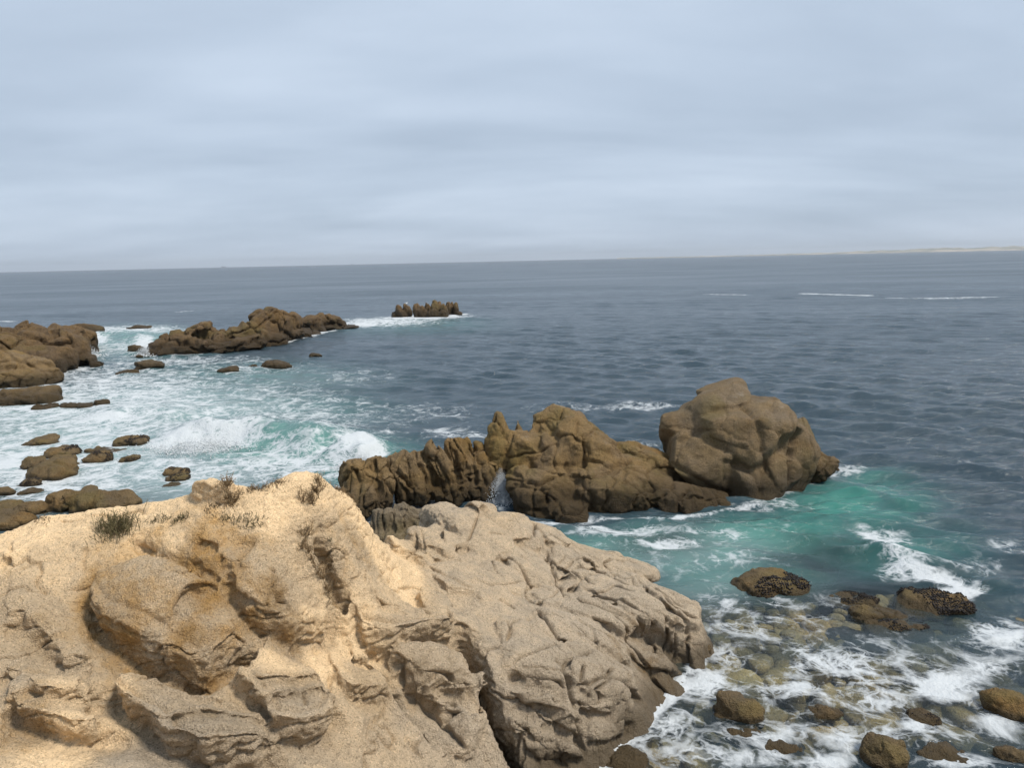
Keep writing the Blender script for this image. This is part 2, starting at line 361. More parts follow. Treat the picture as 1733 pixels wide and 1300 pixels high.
# densities on the sea plane (photo pixels -> ground ellipses / strokes)
FOAM_E = [
    (1420, 1190, 460, 130, 0.27), (1150, 1270, 140, 60, 0.4), (1300, 1060, 260, 60, 0.2), (1180, 930, 260, 60, 0.2), (170, 730, 330, 120, 0.52), (450, 720, 230, 60, 0.38), (500, 790, 180, 40, 0.55), (60, 800, 200, 70, .6), (200, 660, 240, 26, .5),
        (90, 705, 150, 32, 0.50), (240, 672, 200, 26, 0.46), (420, 668, 150, 22, 0.34), (200, 730, 190, 26, 0.52), (110, 790, 170, 34, 0.50), (330, 800, 190, 34, 0.50), (60, 850, 110, 26, 0.5),
    (330, 748, 95, 17, 0.85), (400, 745, 60, 11, 0.8), (520, 715, 90, 22, 0.40), (480, 775, 120, 22, 0.5), (600, 765, 45, 18, 0.95), (625, 775, 28, 16, 1.0), (180, 712, 80, 9, 0.8),
    (150, 575, 32, 9, 0.95), (215, 560, 90, 9, 0.62), (200, 590, 80, 14, 0.42), (245, 583, 20, 9, 0.85), (300, 612, 140, 9, 0.46), (400, 625, 150, 12, 0.3), (60, 660, 90, 10, 0.45),
    (650, 545, 90, 8, 0.66), (615, 549, 36, 5, 0.8), (720, 537, 70, 4, 0.9), (600, 640, 90, 18, 0.2),
    (850, 822, 22, 26, 1.0), (815, 846, 30, 8, 0.7), (690, 858, 45, 12, 0.42), (760, 868, 60, 9, 0.42), (905, 893, 60, 7, 0.5), (640, 875, 25, 8, 0.5),
    (1080, 690, 70, 8, 0.42), (1075, 760, 45, 8, 0.55), (980, 690, 90, 10, 0.26), (770, 735, 60, 12, 0.36), (700, 700, 120, 18, 0.24),
    (1430, 795, 45, 9, 0.55), (1310, 855, 60, 9, 0.5), (1020, 905, 60, 10, 0.42), (1140, 920, 60, 9, 0.62), (1110, 897, 70, 7, 0.4), (1200, 900, 80, 12, 0.3),
    (1500, 920, 36, 24, 0.55), (1535, 965, 46, 16, 0.68), (1620, 1000, 44, 14, 0.62), (1690, 1075, 60, 30, 0.66), (1640, 960, 60, 16, 0.4), (1700, 930, 60, 14, 0.28),
    (1600, 1165, 70, 30, 0.72), (1400, 1125, 110, 32, 0.52), (1330, 1170, 60, 20, 0.6), (1190, 1155, 50, 22, 0.72), (1240, 1110, 70, 22, 0.42), (1130, 1230, 60, 32, 0.6), (1180, 1275, 80, 24, 0.58),
    (1330, 1240, 90, 30, 0.50), (1440, 1255, 90, 30, 0.5), (1560, 1240, 90, 34, 0.5), (1680, 1230, 70, 30, 0.58), (1250, 1285, 90, 20, 0.5), (1400, 1290, 60, 18, 0.66), (1660, 1140, 80, 26, 0.46), (1500, 1190, 90, 22, 0.45), (1230, 1020, 60, 26, 0.3), (1330, 1020, 60, 10, 0.3),
    (1070, 940, 110, 26, 0.22), (1220, 960, 130, 30, 0.2), (1640, 1290, 90, 20, 0.5)]
FOAM_S = [([(1365, 497), (1430, 499), (1470, 500)], 1.4, 0.6), ([(1200, 498), (1260, 499)], 1.2, 0.5), ([(1510, 504), (1580, 505), (1680, 503)], 1.2, 0.45),
    ([(0, 543), (20, 544)], 0.8, 0.8), ([(300, 528), (330, 526)], 0.7, 0.4),
    ([(260, 602), (330, 600), (420, 592), (500, 575), (560, 560), (590, 553)], 0.5, 0.62), ([(655, 538), (720, 540), (785, 532)], 0.8, 0.9),
    ([(20, 655), (90, 640), (150, 622), (175, 620)], 0.5, 0.5), ([(1195, 1100), (1165, 1150), (1110, 1200), (1060, 1255), (1015, 1300)], 0.16, 0.85),
    ([(860, 880), (940, 893), (1000, 875), (1120, 880), (1240, 862)], 0.14, 0.5), ([(1240, 862), (1290, 850), (1380, 812), (1415, 798)], 0.2, 0.5),
    ([(1470, 900), (1500, 930), (1525, 958), (1560, 975), (1610, 985)], 0.32, 0.78), ([(630, 855), (700, 848), (760, 845)], 0.2, 0.45),
    ([(960, 905), (1010, 890), (1060, 900)], 0.15, 0.5), ([(1085, 918), (1120, 926), (1175, 921)], 0.2, 0.75)]
AER_E = [(1440, 860, 130, 48, 0.9), (1330, 905, 190, 40, 0.85), (1150, 930, 200, 46, 0.72), (1500, 930, 150, 45, 0.5), (1250, 975, 170, 34, 0.5), (1000, 920, 80, 22, 0.7), (1600, 1010, 160, 60, 0.12), (1480, 810, 70, 18, 0.5),
    (450, 700, 190, 40, 0.4), (480, 765, 160, 32, 0.85), (280, 690, 240, 50, 0.45), (150, 740, 260, 80, 0.4), (230, 580, 110, 26, 0.8), (360, 640, 220, 30, 0.4), (640, 770, 70, 30, 0.6), (590, 800, 90, 24, 0.7), (700, 550, 120, 14, 0.4)]
MILK_E = [(120, 780, 260, 80, 0.7), (250, 820, 200, 40, 0.65), (60, 700, 160, 40, 0.6), (300, 700, 220, 50, 0.5), (480, 760, 110, 26, 0.25), (420, 650, 180, 26, .2), (1150, 935, 200, 40, 0.30), (1250, 1000, 150, 40, 0.28), (1400, 1150, 300, 110, 0.10), (220, 575, 90, 24, 0.25)]
CLEAR_E = [(1420, 1200, 420, 130, 0.85), (1330, 1060, 240, 60, 0.78), (1120, 1280, 140, 60, 0.85), (1480, 1040, 200, 60, 0.85), (1390, 950, 90, 50, 0.45), (1110, 920, 80, 24, 0.5), (1250, 1130, 200, 80, 0.8), (100, 850, 200, 40, 0.35)]
build_sea()

# seabed under the clear shallows
def build_bed():
    nx, ny = 150, 140
    xs = np.linspace(-3, 17, nx); ys = np.linspace(5, 24, ny)
    X, Y = np.meshgrid(xs, ys); P = np.stack([X.ravel(), Y.ravel(), 0 * X.ravel()], -1)
    dep = 0.42 + 0.10 * np.clip(P[:, 1] - 11.5, 0, 20) ** 1.25 + 0.03 * np.clip(P[:, 0] - 4, 0, 20)
    P[:, 2] = -dep + 0.10 * fbm(P, 0.9, 4)
    link('seabed', mesh_np('seabed', P, grid_faces(ny, nx)), granite('seabed_gravel', (0.55, 0.52, 0.38), (0.36, 0.37, 0.28), (0.45, 0.36, 0.2), 0.001, 1.2, wetband=False), kind='structure')
build_bed()

def sky_blocker():  # unseen dark disc added under everything, blocks sky light leaking up from below
    n = 96; a = np.linspace(0, 2 * math.pi, n, endpoint=False); V = np.vstack([[(0, 0, -4)], np.c_[13900 * np.sin(a), 13900 * np.cos(a), np.full(n, -4.)]])
    F = np.array([(0, 1 + (i + 1) % n, 1 + i) for i in range(n)])
    link('sky_blocker_disc', mesh_np('sky_blocker_disc', V, F), plain('sky_blocker', (0.035, 0.055, 0.06), .9, .2, .01), kind='structure')
sky_blocker()

_ico = {}
def ico(n):
    if n not in _ico:
        bm = bmesh.new(); bmesh.ops.create_icosphere(bm, subdivisions=n, radius=1); bm.verts.ensure_lookup_table()
        _ico[n] = (np.array([v.co[:] for v in bm.verts]), np.array([[v.index for v in f.verts] for f in bm.faces])); bm.free()
    return _ico[n]
def block(c, half, rot, exp=3.0, seed=0, n=4, wob=0.10, cuts=14, taper=0.0):
    """a rounded, slightly irregular block: superellipsoid in the frame (across view, away, up) turned by rot (in view plane) and a random yaw"""
    V, F = ico(n); V = V.copy()
    s = (np.abs(V) ** exp).sum(1) ** (-1 / exp); V = V * s[:, None]
    V *= 1 + wob * fbm(V, 1.3, 2, off=seed * 7.7)[:, None]
    rg = np.random.RandomState(seed)
    # facets: cut by a few random planes
    for k in range(cuts):
        nrm = rg.normal(size=3); nrm /= np.linalg.norm(nrm); lim = 0.60 + 0.28 * rg.rand(); dd = V @ nrm; over = np.clip(dd - lim, 0, 1); V -= (over * 0.95)[:, None] * nrm
    if taper: V[:, :2] *= (1 - taper * (V[:, 2:3] * .5 + .5))
    V = V * np.array(half)
    a = R(rot); Rm = np.array([[math.cos(a), 0, -math.sin(a)], [0, 1, 0], [math.sin(a), 0, math.cos(a)]])
    y = rg.uniform(-0.25, 0.25); Ry = np.array([[math.cos(y), -math.sin(y), 0], [math.sin(y), math.cos(y), 0], [0, 0, 1]])
    V = V @ (Ry @ Rm).T
    # yaw so that 'across' is perpendicular to the line from the shore
    t = -math.atan2(c[0], c[1]); Rz = np.array([[math.cos(t), -math.sin(t), 0], [math.sin(t), math.cos(t), 0], [0, 0, 1]])
    return V @ Rz.T + c, F
def fuse(parts, voxel):
    Vs, Fs, o = [], [], 0
    for V, F in parts: Vs.append(V); Fs.append(F + o); o += len(V)
    me = mesh_np('t', np.vstack(Vs), np.vstack(Fs)); ob = bpy.data.objects.new('t', me); COL.objects.link(ob)
    md = ob.modifiers.new('r', 'REMESH'); md.mode = 'VOXEL'; md.voxel_size = voxel
    dg = bpy.context.evaluated_depsgraph_get(); ev = ob.evaluated_get(dg); m2 = bpy.data.meshes.new_from_object(ev)
    bpy.data.objects.remove(ob); bpy.data.meshes.remove(me); return m2
# ------------------------------------------------------------------ foreground bluff: height field with traced joints and ledges
CTRL = [(0, 897, 3.6), (80, 866, 3.7), (200, 847, 3.8), (330, 830, 3.92), (440, 828, 3.95), (520, 806, 4.0), (590, 832, 3.6), (604, 848, 3.42), (624, 882, 2.95), (634, 904, 2.55), (660, 908, 2.2), (700, 897, 1.95),
    (770, 868, 1.55), (850, 872, 1.45), (930, 893, 1.15), (955, 915, 0.75), (1040, 937, 0.6), (1110, 987, 0.6), (1185, 1048, 0.62),
    (1172, 1140, 0.0), (1110, 1197, 0.0), (1060, 1252, 0.0), (1015, 1300, 0.0),
    (720, 960, 1.85), (800, 1000, 1.55), (900, 1040, 1.22), (1000, 1050, 0.98), (1080, 1050, 0.85), (850, 1100, 1.32), (1000, 1180, 0.78), (1080, 1188, 0.35), (950, 1280, 0.3), (880, 960, 1.3), (960, 990, 1.0), (1050, 1120, 0.62), (1130, 1110, 0.5),
    (700, 1290, 0.7), (600, 1290, 1.2), (450, 1290, 1.6), (300, 1290, 1.9), (100, 1290, 2.1), (0, 1290, 2.2), (820, 1290, 0.5),
    (100, 1000, 3.1), (250, 1000, 3.02), (260, 1110, 2.5), (100, 1150, 2.5), (300, 1150, 2.3), (450, 1150, 2.1), (450, 1000, 2.9), (550, 1060, 2.2), (600, 950, 2.75), (650, 1060, 1.92), (600, 1200, 1.5), (750, 1150, 1.33), (750, 1050, 1.75),
    (100, 920, 3.5), (300, 900, 3.55), (450, 900, 3.5), (560, 880, 3.45), (0, 1100, 2.75), (-150, 900, 3.6), (-150, 1100, 2.8), (-150, 1290, 2.3), (560, 1000, 2.6), (660, 980, 2.1), (0, 1000, 3.2)]
pts = np.array([atz(u, v, z) for u, v, z in CTRL])
extra = np.array([(-9, 3, 2.2), (-5, 2.5, 2.1), (-1, 2.5, 1.8), (2, 3, 0.9), (3.5, 4.5, 0.0), (-12, 9, 3.4), (-12, 5, 2.6)])
pts = np.vstack([pts, extra])
def tps_fit(xy, z, lam=0.02):
    n = len(xy); d = np.linalg.norm(xy[:, None] - xy[None], axis=2)
    K = np.where(d > 0, d * d * np.log(d + 1e-12), 0) + lam * np.eye(n)
    A = np.zeros((n + 3, n + 3)); A[:n, :n] = K; A[:n, n] = 1; A[:n, n + 1:] = xy; A[n, :n] = 1; A[n + 1:, :n] = xy.T
    return np.linalg.solve(A, np.concatenate([z, np.zeros(3)]))
TW = tps_fit(pts[:, :2], pts[:, 2])
def tps(xy):
    out = np.empty(len(xy)); n = len(pts)
    for s in range(0, len(xy), 40000):
        q = xy[s:s + 40000]; d2 = ((q[:, None] - pts[None, :, :2]) ** 2).sum(2)
        out[s:s + 40000] = (0.5 * d2 * np.log(d2 + 1e-12)) @ TW[:n] + TW[n] + q @ TW[n + 1:]
    return out
# footprint of the top: crest and waterline, traced
EDGE = [(-260, 905, 3.6), (0, 897, 3.6), (80, 866, 3.7), (200, 847, 3.8), (330, 828, 3.92), (440, 826, 3.95), (520, 803, 4.0), (565, 812, 3.85), (590, 830, 3.6), (604, 846, 3.42), (626, 880, 2.95), (636, 903, 2.5), (660, 908, 2.2), (700, 897, 1.95),
    (740, 880, 1.7), (770, 862, 1.55), (850, 866, 1.45), (930, 890, 1.15), (952, 912, 0.75), (1040, 935, 0.6), (1110, 985, 0.6), (1187, 1046, 0.62), (1190, 1062, 0.55)]
edge = np.array([atz(u, v, z)[:2] for u, v, z in EDGE])

def on_bluff(u, v):
    """photo pixel -> point on the smooth bluff (ray march)"""
    d = rays([(u, v)])[0]; tt = np.linspace(3.5, 20, 900) / d[1]; Q = CAM + d * tt[:, None]
    h = tps(Q[:, :2]); k = np.argmax(Q[:, 2] < h)
    return Q[k] if (Q[:, 2] < h).any() else Q[-1]

# (pixels, raised lip, its width, lowered foot, its width, groove depth, groove width, overhang); raised side is left of travel
LINES = [
    ([(158, 975), (163, 1020), (178, 1055), (210, 1078), (250, 1093), (300, 1114), (345, 1136), (366, 1120), (400, 1102), (440, 1094)], .15, .45, .22, .30, .05, .06, .12),
    ([(378, 990), (400, 1015), (440, 1050), (488, 1088), (530, 1085), (552, 1064), (576, 1030)], .14, .35, .16, .28, .03, .06, .10),
    ([(300, 1090), (306, 1070), (322, 1050), (340, 1030), (372, 1008)], .05, .15, .06, .15, .05, .03, .03),
    ([(225, 905), (265, 940), (300, 962), (335, 980), (385, 1003)], .0, .2, .05, .2, .07, .10, .0),
    ([(330, 930), (350, 938), (372, 945)], .05, .12, .05, .1, .03, .04, .0),
    ([(370, 968), (395, 978), (412, 972)], .06, .15, .05, .12, .03, .03, .03),
    ([(48, 1172), (80, 1188), (115, 1192), (145, 1184), (168, 1160)], .08, .22, .07, .15, .02, .03, .06),
    ([(0, 1202), (30, 1196), (55, 1210), (100, 1225), (140, 1231), (166, 1228), (178, 1205)], .12, .3, .16, .4, .02, .05, .10),
    ([(0, 1143), (14, 1150), (26, 1138)], .05, .15, .05, .12, .03, .03, .04),
    ([(0, 1070), (40, 1062), (75, 1090), (105, 1120), (160, 1110)], .06, .35, .10, .25, .0, .05, .0),
    ([(0, 948), (18, 956)], .04, .1, .05, .1, .03, .03, .03),
    ([(190, 1138), (200, 1165), (212, 1184), (240, 1202), (268, 1220), (290, 1240), (318, 1256), (350, 1274), (400, 1275), (450, 1270), (490, 1262)], .20, .3, .16, .35, .05, .05, .12),
    ([(245, 1168), (300, 1183), (340, 1200), (385, 1216), (430, 1217)], .07, .4, .0, .18, .0, .05, .0),
    ([(275, 1238), (330, 1232), (400, 1240), (470, 1245)], .03, .1, .03, .1, .03, .025, .02),
    ([(386, 1166), (412, 1187), (450, 1203), (466, 1212), (474, 1246), (510, 1250), (546, 1247), (553, 1222), (580, 1204)], .22, .4, .10, .25, .03, .04, .12),
    ([(430, 1188), (470, 1186), (510, 1190), (552, 1188)], .05, .1, .04, .1, .03, .025, .04),
    ([(455, 1206), (500, 1212), (548, 1214)], .04, .08, .03, .08, .04, .02, .03),
    ([(520, 1215), (520, 1242)], .0, .1, .0, .1, .05, .02, .0),
    ([(562, 1140), (560, 1175), (556, 1212)], .0, .1, .0, .1, .06, .03, .0),
    ([(575, 1172), (600, 1180), (640, 1185), (664, 1178)], .15, .3, .05, .2, .02, .04, .08),
    ([(595, 1122), (610, 1127), (628, 1122)], .10, .15, .06, .1, .05, .04, .05),
    ([(535, 918), (548, 955), (562, 988), (578, 1020), (592, 1042)], .0, .2, .0, .2, .16, .09, .0),
    ([(586, 1035), (605, 1066), (625, 1090), (642, 1092), (690, 1084), (728, 1070), (735, 1073), (758, 1066), (774, 1048)], .17, .4, .18, .35, .04, .04, .12),
    ([(730, 1070), (722, 1050), (695, 1030), (670, 1005)], .0, .1, .0, .1, .05, .03, .0),
    ([(636, 1045), (650, 1056), (685, 1058)], .03, .1, .03, .1, .03, .02, .02),
    ([(770, 1305), (740, 1270), (720, 1240), (698, 1215), (680, 1190), (660, 1150), (645, 1125), (628, 1106)], .10, .18, .04, .2, .14, .045, .05),
    ([(652, 1110), (680, 1150), (700, 1177), (714, 1187), (736, 1207), (752, 1228), (765, 1255), (792, 1292)], .0, .1, .0, .1, .10, .04, .0),
    ([(688, 1150), (704, 1183), (730, 1176), (748, 1166), (775, 1172), (792, 1172), (802, 1162)], .14, .3, .12, .25, .03, .03, .10),
    ([(740, 1145), (775, 1150), (795, 1140)], .04, .1, .05, .1, .0, .03, .0),
    ([(772, 1050), (790, 1080), (803, 1100), (807, 1122), (816, 1142), (822, 1166), (832, 1184), (846, 1216), (860, 1246), (872, 1280), (880, 1306)], .0, .2, .0, .2, .36, .085, .0),
    ([(748, 1222), (760, 1208), (785, 1212), (805, 1225)], .0, .1, .0, .1, .06, .025, .0),
    ([(745, 1200), (752, 1190), (775, 1180)], .0, .1, .0, .1, .05, .02, .0),
    ([(856, 1150), (880, 1158), (900, 1166), (930, 1172), (962, 1177)], .08, .18, .06, .15, .05, .03, .05),
    ([(952, 1143), (962, 1160), (966, 1178), (971, 1196), (978, 1212)], .0, .1, .0, .1, .18, .035, .0),
    ([(968, 1178), (1000, 1186), (1030, 1188), (1060, 1186), (1092, 1188)], .09, .2, .07, .15, .05, .025, .06),
    ([(974, 1204), (1000, 1210), (1020, 1206), (1038, 1194)], .07, .12, .06, .12, .05, .025, .05),
    ([(842, 1178), (865, 1196), (890, 1211), (910, 1221), (935, 1238), (960, 1250), (985, 1265), (998, 1277)], .09, .2, .08, .18, .14, .04, .06),
    ([(862, 1244), (885, 1258), (905, 1268), (935, 1275), (955, 1286)], .07, .15, .06, .15, .08, .03, .05),
    ([(872, 1260), (915, 1284), (965, 1294)], .05, .12, .05, .12, .06, .03, .04),
    ([(990, 1262), (980, 1240), (985, 1225)], .0, .1, .0, .1, .08, .03, .0),
    ([(1000, 1235), (1040, 1240), (1075, 1222)], .0, .1, .04, .1, .04, .02, .02),
    ([(890, 1196), (902, 1180)], 0, .1, 0, .1, .06, .02, 0), ([(905, 1206), (922, 1180)], 0, .1, 0, .1, .06, .02, 0), ([(938, 1222), (946, 1192)], 0, .1, 0, .1, .06, .02, 0),
    ([(984, 1176), (991, 1148)], 0, .1, 0, .1, .06, .02, 0), ([(1030, 1186), (1040, 1156)], 0, .1, 0, .1, .06, .02, 0), ([(885, 1255), (898, 1238)], 0, .1, 0, .1, .06, .02, 0),
    ([(862, 1145), (900, 1120), (940, 1100), (975, 1085)], 0, .1, 0, .1, .05, .02, 0), ([(950, 1140), (975, 1125), (1005, 1115)], 0, .1, 0, .1, .06, .02, 0), ([(935, 1090), (950, 1112), (965, 1120)], 0, .1, 0, .1, .04, .02, 0),
    ([(880, 1130), (920, 1112), (960, 1096)], 0, .1, 0, .1, .035, .02, 0), ([(940, 1128), (960, 1142)], 0, .1, 0, .1, .04, .02, 0),
    ([(905, 1040), (923, 1056), (945, 1080), (970, 1093), (995, 1105), (1012, 1116)], .05, .15, .04, .15, .12, .04, .03),
    ([(955, 1010), (985, 1030), (1012, 1036), (1042, 1048), (1058, 1055)], .06, .15, .05, .15, .06, .03, .04),
    ([(975, 1060), (1010, 1078), (1040, 1095), (1055, 1118), (1072, 1130)], .05, .15, .05, .15, .07, .03, .04),
    ([(1000, 1052), (1030, 1068), (1060, 1085)], 0, .1, .03, .1, .05, .025, .0),
    ([(930, 1050), (965, 1065), (1000, 1090)], 0, .1, .02, .1, .04, .02, .0),
    ([(1030, 1022), (1065, 1046), (1090, 1055), (1112, 1060), (1138, 1080), (1165, 1090)], .14, .3, .34, .42, .05, .05, .16),
    ([(1060, 1092), (1100, 1122), (1140, 1140), (1168, 1128)], .0, .1, .10, .2, .05, .04, .0),
    ([(1065, 985), (1095, 1015), (1125, 1036), (1155, 1062), (1172, 1085)], .05, .12, .04, .12, .08, .03, .04),
    ([(1100, 1005), (1135, 1033), (1165, 1055), (1186, 1068)], .05, .12, .05, .12, .09, .03, .04),
    ([(1078, 988), (1105, 1002), (1125, 1014)], .04, .1, .03, .1, .06, .025, .03),
    ([(1130, 1060), (1128, 1085)], 0, .1, 0, .1, .08, .04, 0), ([(1148, 1066), (1146, 1095)], 0, .1, 0, .1, .08, .03, 0),
    ([(1110, 1062), (1108, 1085)], 0, .1, 0, .1, .07, .03, 0), ([(1168, 1075), (1160, 1110), (1165, 1130)], 0, .1, 0, .1, .06, .03, 0),
    ([(922, 932), (932, 955), (942, 978), (954, 1010)], .0, .1, .0, .1, .14, .045, .0),
    ([(840, 940), (868, 958), (888, 976), (900, 992), (915, 990)], .08, .2, .07, .18, .07, .04, .06),
    ([(897, 990), (893, 1008), (905, 1024)], .0, .1, .0, .1, .08, .03, .0),
    ([(905, 1026), (930, 1018), (950, 1008)], .04, .1, .03, .1, .04, .02, .02),
    ([(922, 948), (935, 962), (955, 968), (975, 958)], .06, .14, .04, .12, .05, .025, .03), ([(940, 985), (965, 972), (1000, 968), (1020, 964)], .05, .12, .04, .12, .05, .025, .03),
    ([(975, 960), (990, 955), (1008, 962)], .04, .1, .03, .1, .04, .02, .02),
    ([(960, 1000), (985, 985), (1020, 980), (1040, 985)], .05, .14, .05, .14, .06, .03, .04), ([(995, 1020), (1010, 1008), (1040, 1003), (1075, 1018)], .05, .14, .04, .14, .06, .03, .04),
    ([(1020, 965), (1055, 958), (1100, 968)], .05, .12, .05, .12, .06, .03, .03), ([(985, 940), (1010, 948), (1060, 952)], .05, .12, .05, .12, .06, .03, .04), ([(1030, 978), (1060, 990), (1095, 985)], .04, .12, .05, .12, .05, .03, .03),
    ([(744, 898), (752, 922), (760, 931), (780, 929), (795, 921), (806, 905), (812, 893), (830, 882)], .16, .30, .06, .2, .05, .03, .08),
    ([(770, 872), (800, 888), (812, 895)], .04, .12, .04, .12, .05, .025, .02),
    ([(822, 918), (860, 926), (905, 928)], .20, .35, .06, .2, .02, .03, .06),
    ([(903, 884), (907, 905), (904, 930)], .0, .1, .0, .1, .14, .03, .0),
    ([(712, 905), (718, 930), (735, 946), (755, 948)], .06, .2, .04, .15, .02, .03, .03),
    ([(648, 905), (668, 930), (700, 945), (725, 955)], .08, .25, .05, .2, .0, .03, .0),
    ([(722, 955), (750, 978), (790, 1000), (805, 1003)], .04, .12, .03, .12, .03, .025, .01),
    ([(800, 985), (830, 1000), (870, 996), (890, 990)], .04, .12, .02, .1, .03, .02, .01), ([(845, 1018), (858, 1025), (874, 1033)], .02, .1, .02, .1, .03, .02, .0),
    ([(806, 1108), (825, 1100), (858, 1093), (866, 1080), (860, 1058)], .0, .1, .0, .1, .05, .022, .0), ([(828, 945), (840, 975), (850, 985)], 0, .1, 0, .1, .03, .02, 0),
    ([(900, 1045), (880, 1060), (862, 1066)], 0, .1, 0, .1, .03, .018, 0), ([(150, 930), (142, 950), (144, 972)], 0, .1, 0, .1, .03, .015, 0), ([(32, 970), (50, 962), (66, 957)], 0, .1, 0, .1, .03, .014, 0),
]
LINES += [([(318, 838), (335, 852), (360, 858), (385, 858), (397, 846), (400, 826)], .13, .16, .03, .15, .0, .03, .03), ([(700, 905), (708, 925), (700, 945)], .0, .1, .0, .1, .05, .03, .0)]
BUMPS = [(800, 882, .16, .40), (885, 905, .14, .40), (1045, 945, .14, .28), (985, 945, .10, .3), (715, 915, -.12, .35), (365, 845, .12, .35), (525, 820, .06, .4), (820, 885, .22, .55), (880, 905, .12, .5), (260, 1020, .22, .55), (300, 1000, .10, .5), (470, 985, .12, .5), (500, 1040, .12, .4), (210, 1120, -.12, .35), (300, 1140, -.12, .35),
    (60, 1050, .10, .4), (80, 1115, -.10, .25), (660, 1060, .06, .5), (590, 960, .14, .4), (720, 1120, .10, .4), (900, 1120, .10, .5), (1020, 1150, .12, .45), (1100, 1100, -.18, .35), (380, 915, -.06, .2), (310, 950, -.10, .25), (410, 935, -.08, .2), (540, 1060, -.08, .2), (570, 1070, .10, .25)]
SAND_PTS = [(0, 920, 1, .3), (100, 870, 1, .1), (250, 860, 1, .05), (400, 850, 1, .1), (520, 830, 1, .1), (600, 860, 1, .1), (450, 890, 1, .1), (250, 920, .9, .6), (330, 955, .7, .95), (290, 910, .9, .5), (420, 930, .7, .8), (365, 905, .8, .8), (100, 980, .75, .25), (60, 1040, .6, .3),
    (170, 1000, .7, .8), (250, 1000, .55, .45), (300, 1060, .5, .5), (210, 1070, .6, .85), (350, 1040, .6, .9), (370, 1080, .5, .6), (330, 1110, .5, .85), (400, 1000, .6, .85), (450, 980, .6, .3), (500, 1000, .65, .2), (480, 1070, .5, .7), (560, 960, .6, .4), (620, 960, .6, .6), (660, 985, 1, .25), (690, 960, .9, .15), (640, 1010, .75, .1), (700, 1050, .6, .1),
    (100, 1130, .5, .3), (40, 1170, .4, .3), (100, 1180, .75, .2), (60, 1205, .6, .7), (100, 1260, .95, .15), (190, 1200, .8, .2), (230, 1260, .15, .0), (300, 1290, .1, .0), (280, 1190, .45, .25), (400, 1190, .7, .1), (480, 1150, .95, .2), (540, 1120, .95, .25), (600, 1090, .9, .2), (620, 1150, .7, .15), (500, 1230, .3, .1), (400, 1260, .25, .1), (600, 1240, .55, .05), (640, 1290, .5, .05),
    (720, 1120, .4, .15), (700, 1200, .3, .3), (780, 1250, .2, .15), (750, 980, .35, .05), (850, 960, .35, .1), (800, 1040, .35, .05), (850, 900, .55, .15), (780, 880, .3, .05), (900, 920, .3, .1), (900, 1060, .25, .1), (880, 1130, .2, .05), (1000, 1050, .1, .1), (1000, 1160, .0, .05), (1080, 1100, .05, .5), (1100, 1010, .15, .1), (1150, 1050, .15, .1), (950, 960, .25, .15), (900, 1240, .05, .15)]
DARK_PTS = [(1110, 1090, .8, .45), (1080, 1120, .8, .4), (1150, 1110, .7, .4), (1060, 1140, .55, .35), (1000, 1130, .35, .5), (1050, 1210, .6, .4), (900, 1280, .5, .5), (960, 1290, .6, .4), (510, 1205, .5, .3), (350, 1240, .55, .4), (290, 1195, .5, .3), (390, 1240, .5, .35), (620, 1172, .4, .25), (715, 1155, .5, .22), (770, 1152, .5, .2), (60, 1090, .35, .35), (480, 1062, .4, .25), (1000, 1230, .5, .4), (930, 1212, .45, .4), (1040, 1180, .45, .35), (960, 1150, .35, .4), (860, 1200, .3, .3), (330, 1118, .4, .2)]  # darker brown patches on the bluff faces: pixel, strength, radius in metres

# rounded joint blocks sitting proud of the slab: pixel centre, pixel size, turn in the surface, how far it stands out
SLAB_BLOCKS = [(785, 893, 92, 78, 8, .26), (815, 872, 60, 40, -12, .22), (868, 902, 92, 60, -4, .24), (925, 905, 46, 50, -20, .14), (733, 922, 48, 54, 0, .12),
    (652, 1038, 118, 104, -28, .16), (735, 1032, 72, 78, -22, .14), (722, 1128, 158, 90, -6, .17), (815, 1150, 26, 50, 10, .06),
    (800, 985, 150, 70, -20, .07), (842, 975, 100, 72, -24, .10), (893, 962, 88, 84, -34, .14), (845, 1020, 90, 50, -10, .06), (925, 1008, 66, 46, -10, .10), (960, 950, 64, 42, -16, .15), (1012, 948, 84, 30, -10, .16), (985, 975, 66, 30, -12, .12), (1005, 992, 96, 40, -18, .13), (1062, 962, 100, 26, -6, .12), (1055, 985, 84, 30, -20, .12),
    (1075, 1018, 130, 40, -34, .15), (1130, 1022, 120, 36, -40, .17), (1110, 1048, 110, 34, -30, .15), (1160, 1052, 70, 40, -40, .14), (1015, 1040, 150, 44, -26, .12), (985, 1070, 170, 48, -30, .13), (930, 1062, 110, 40, -30, .09),
    (870, 1072, 70, 60, -8, .10), (905, 1118, 150, 92, -16, .14), (1020, 1146, 130, 92, -14, .20), (975, 1112, 110, 50, -24, .10), (905, 1186, 110, 44, -10, .14), (940, 1206, 90, 44, -14, .16), (1025, 1200, 110, 30, -4, .14), (890, 1238, 100, 48, -18, .14), (945, 1262, 110, 46, -14, .14), (1030, 1232, 90, 50, 10, .10), (785, 1245, 92, 110, -24, .10), (745, 1190, 70, 40, -20, .06)]
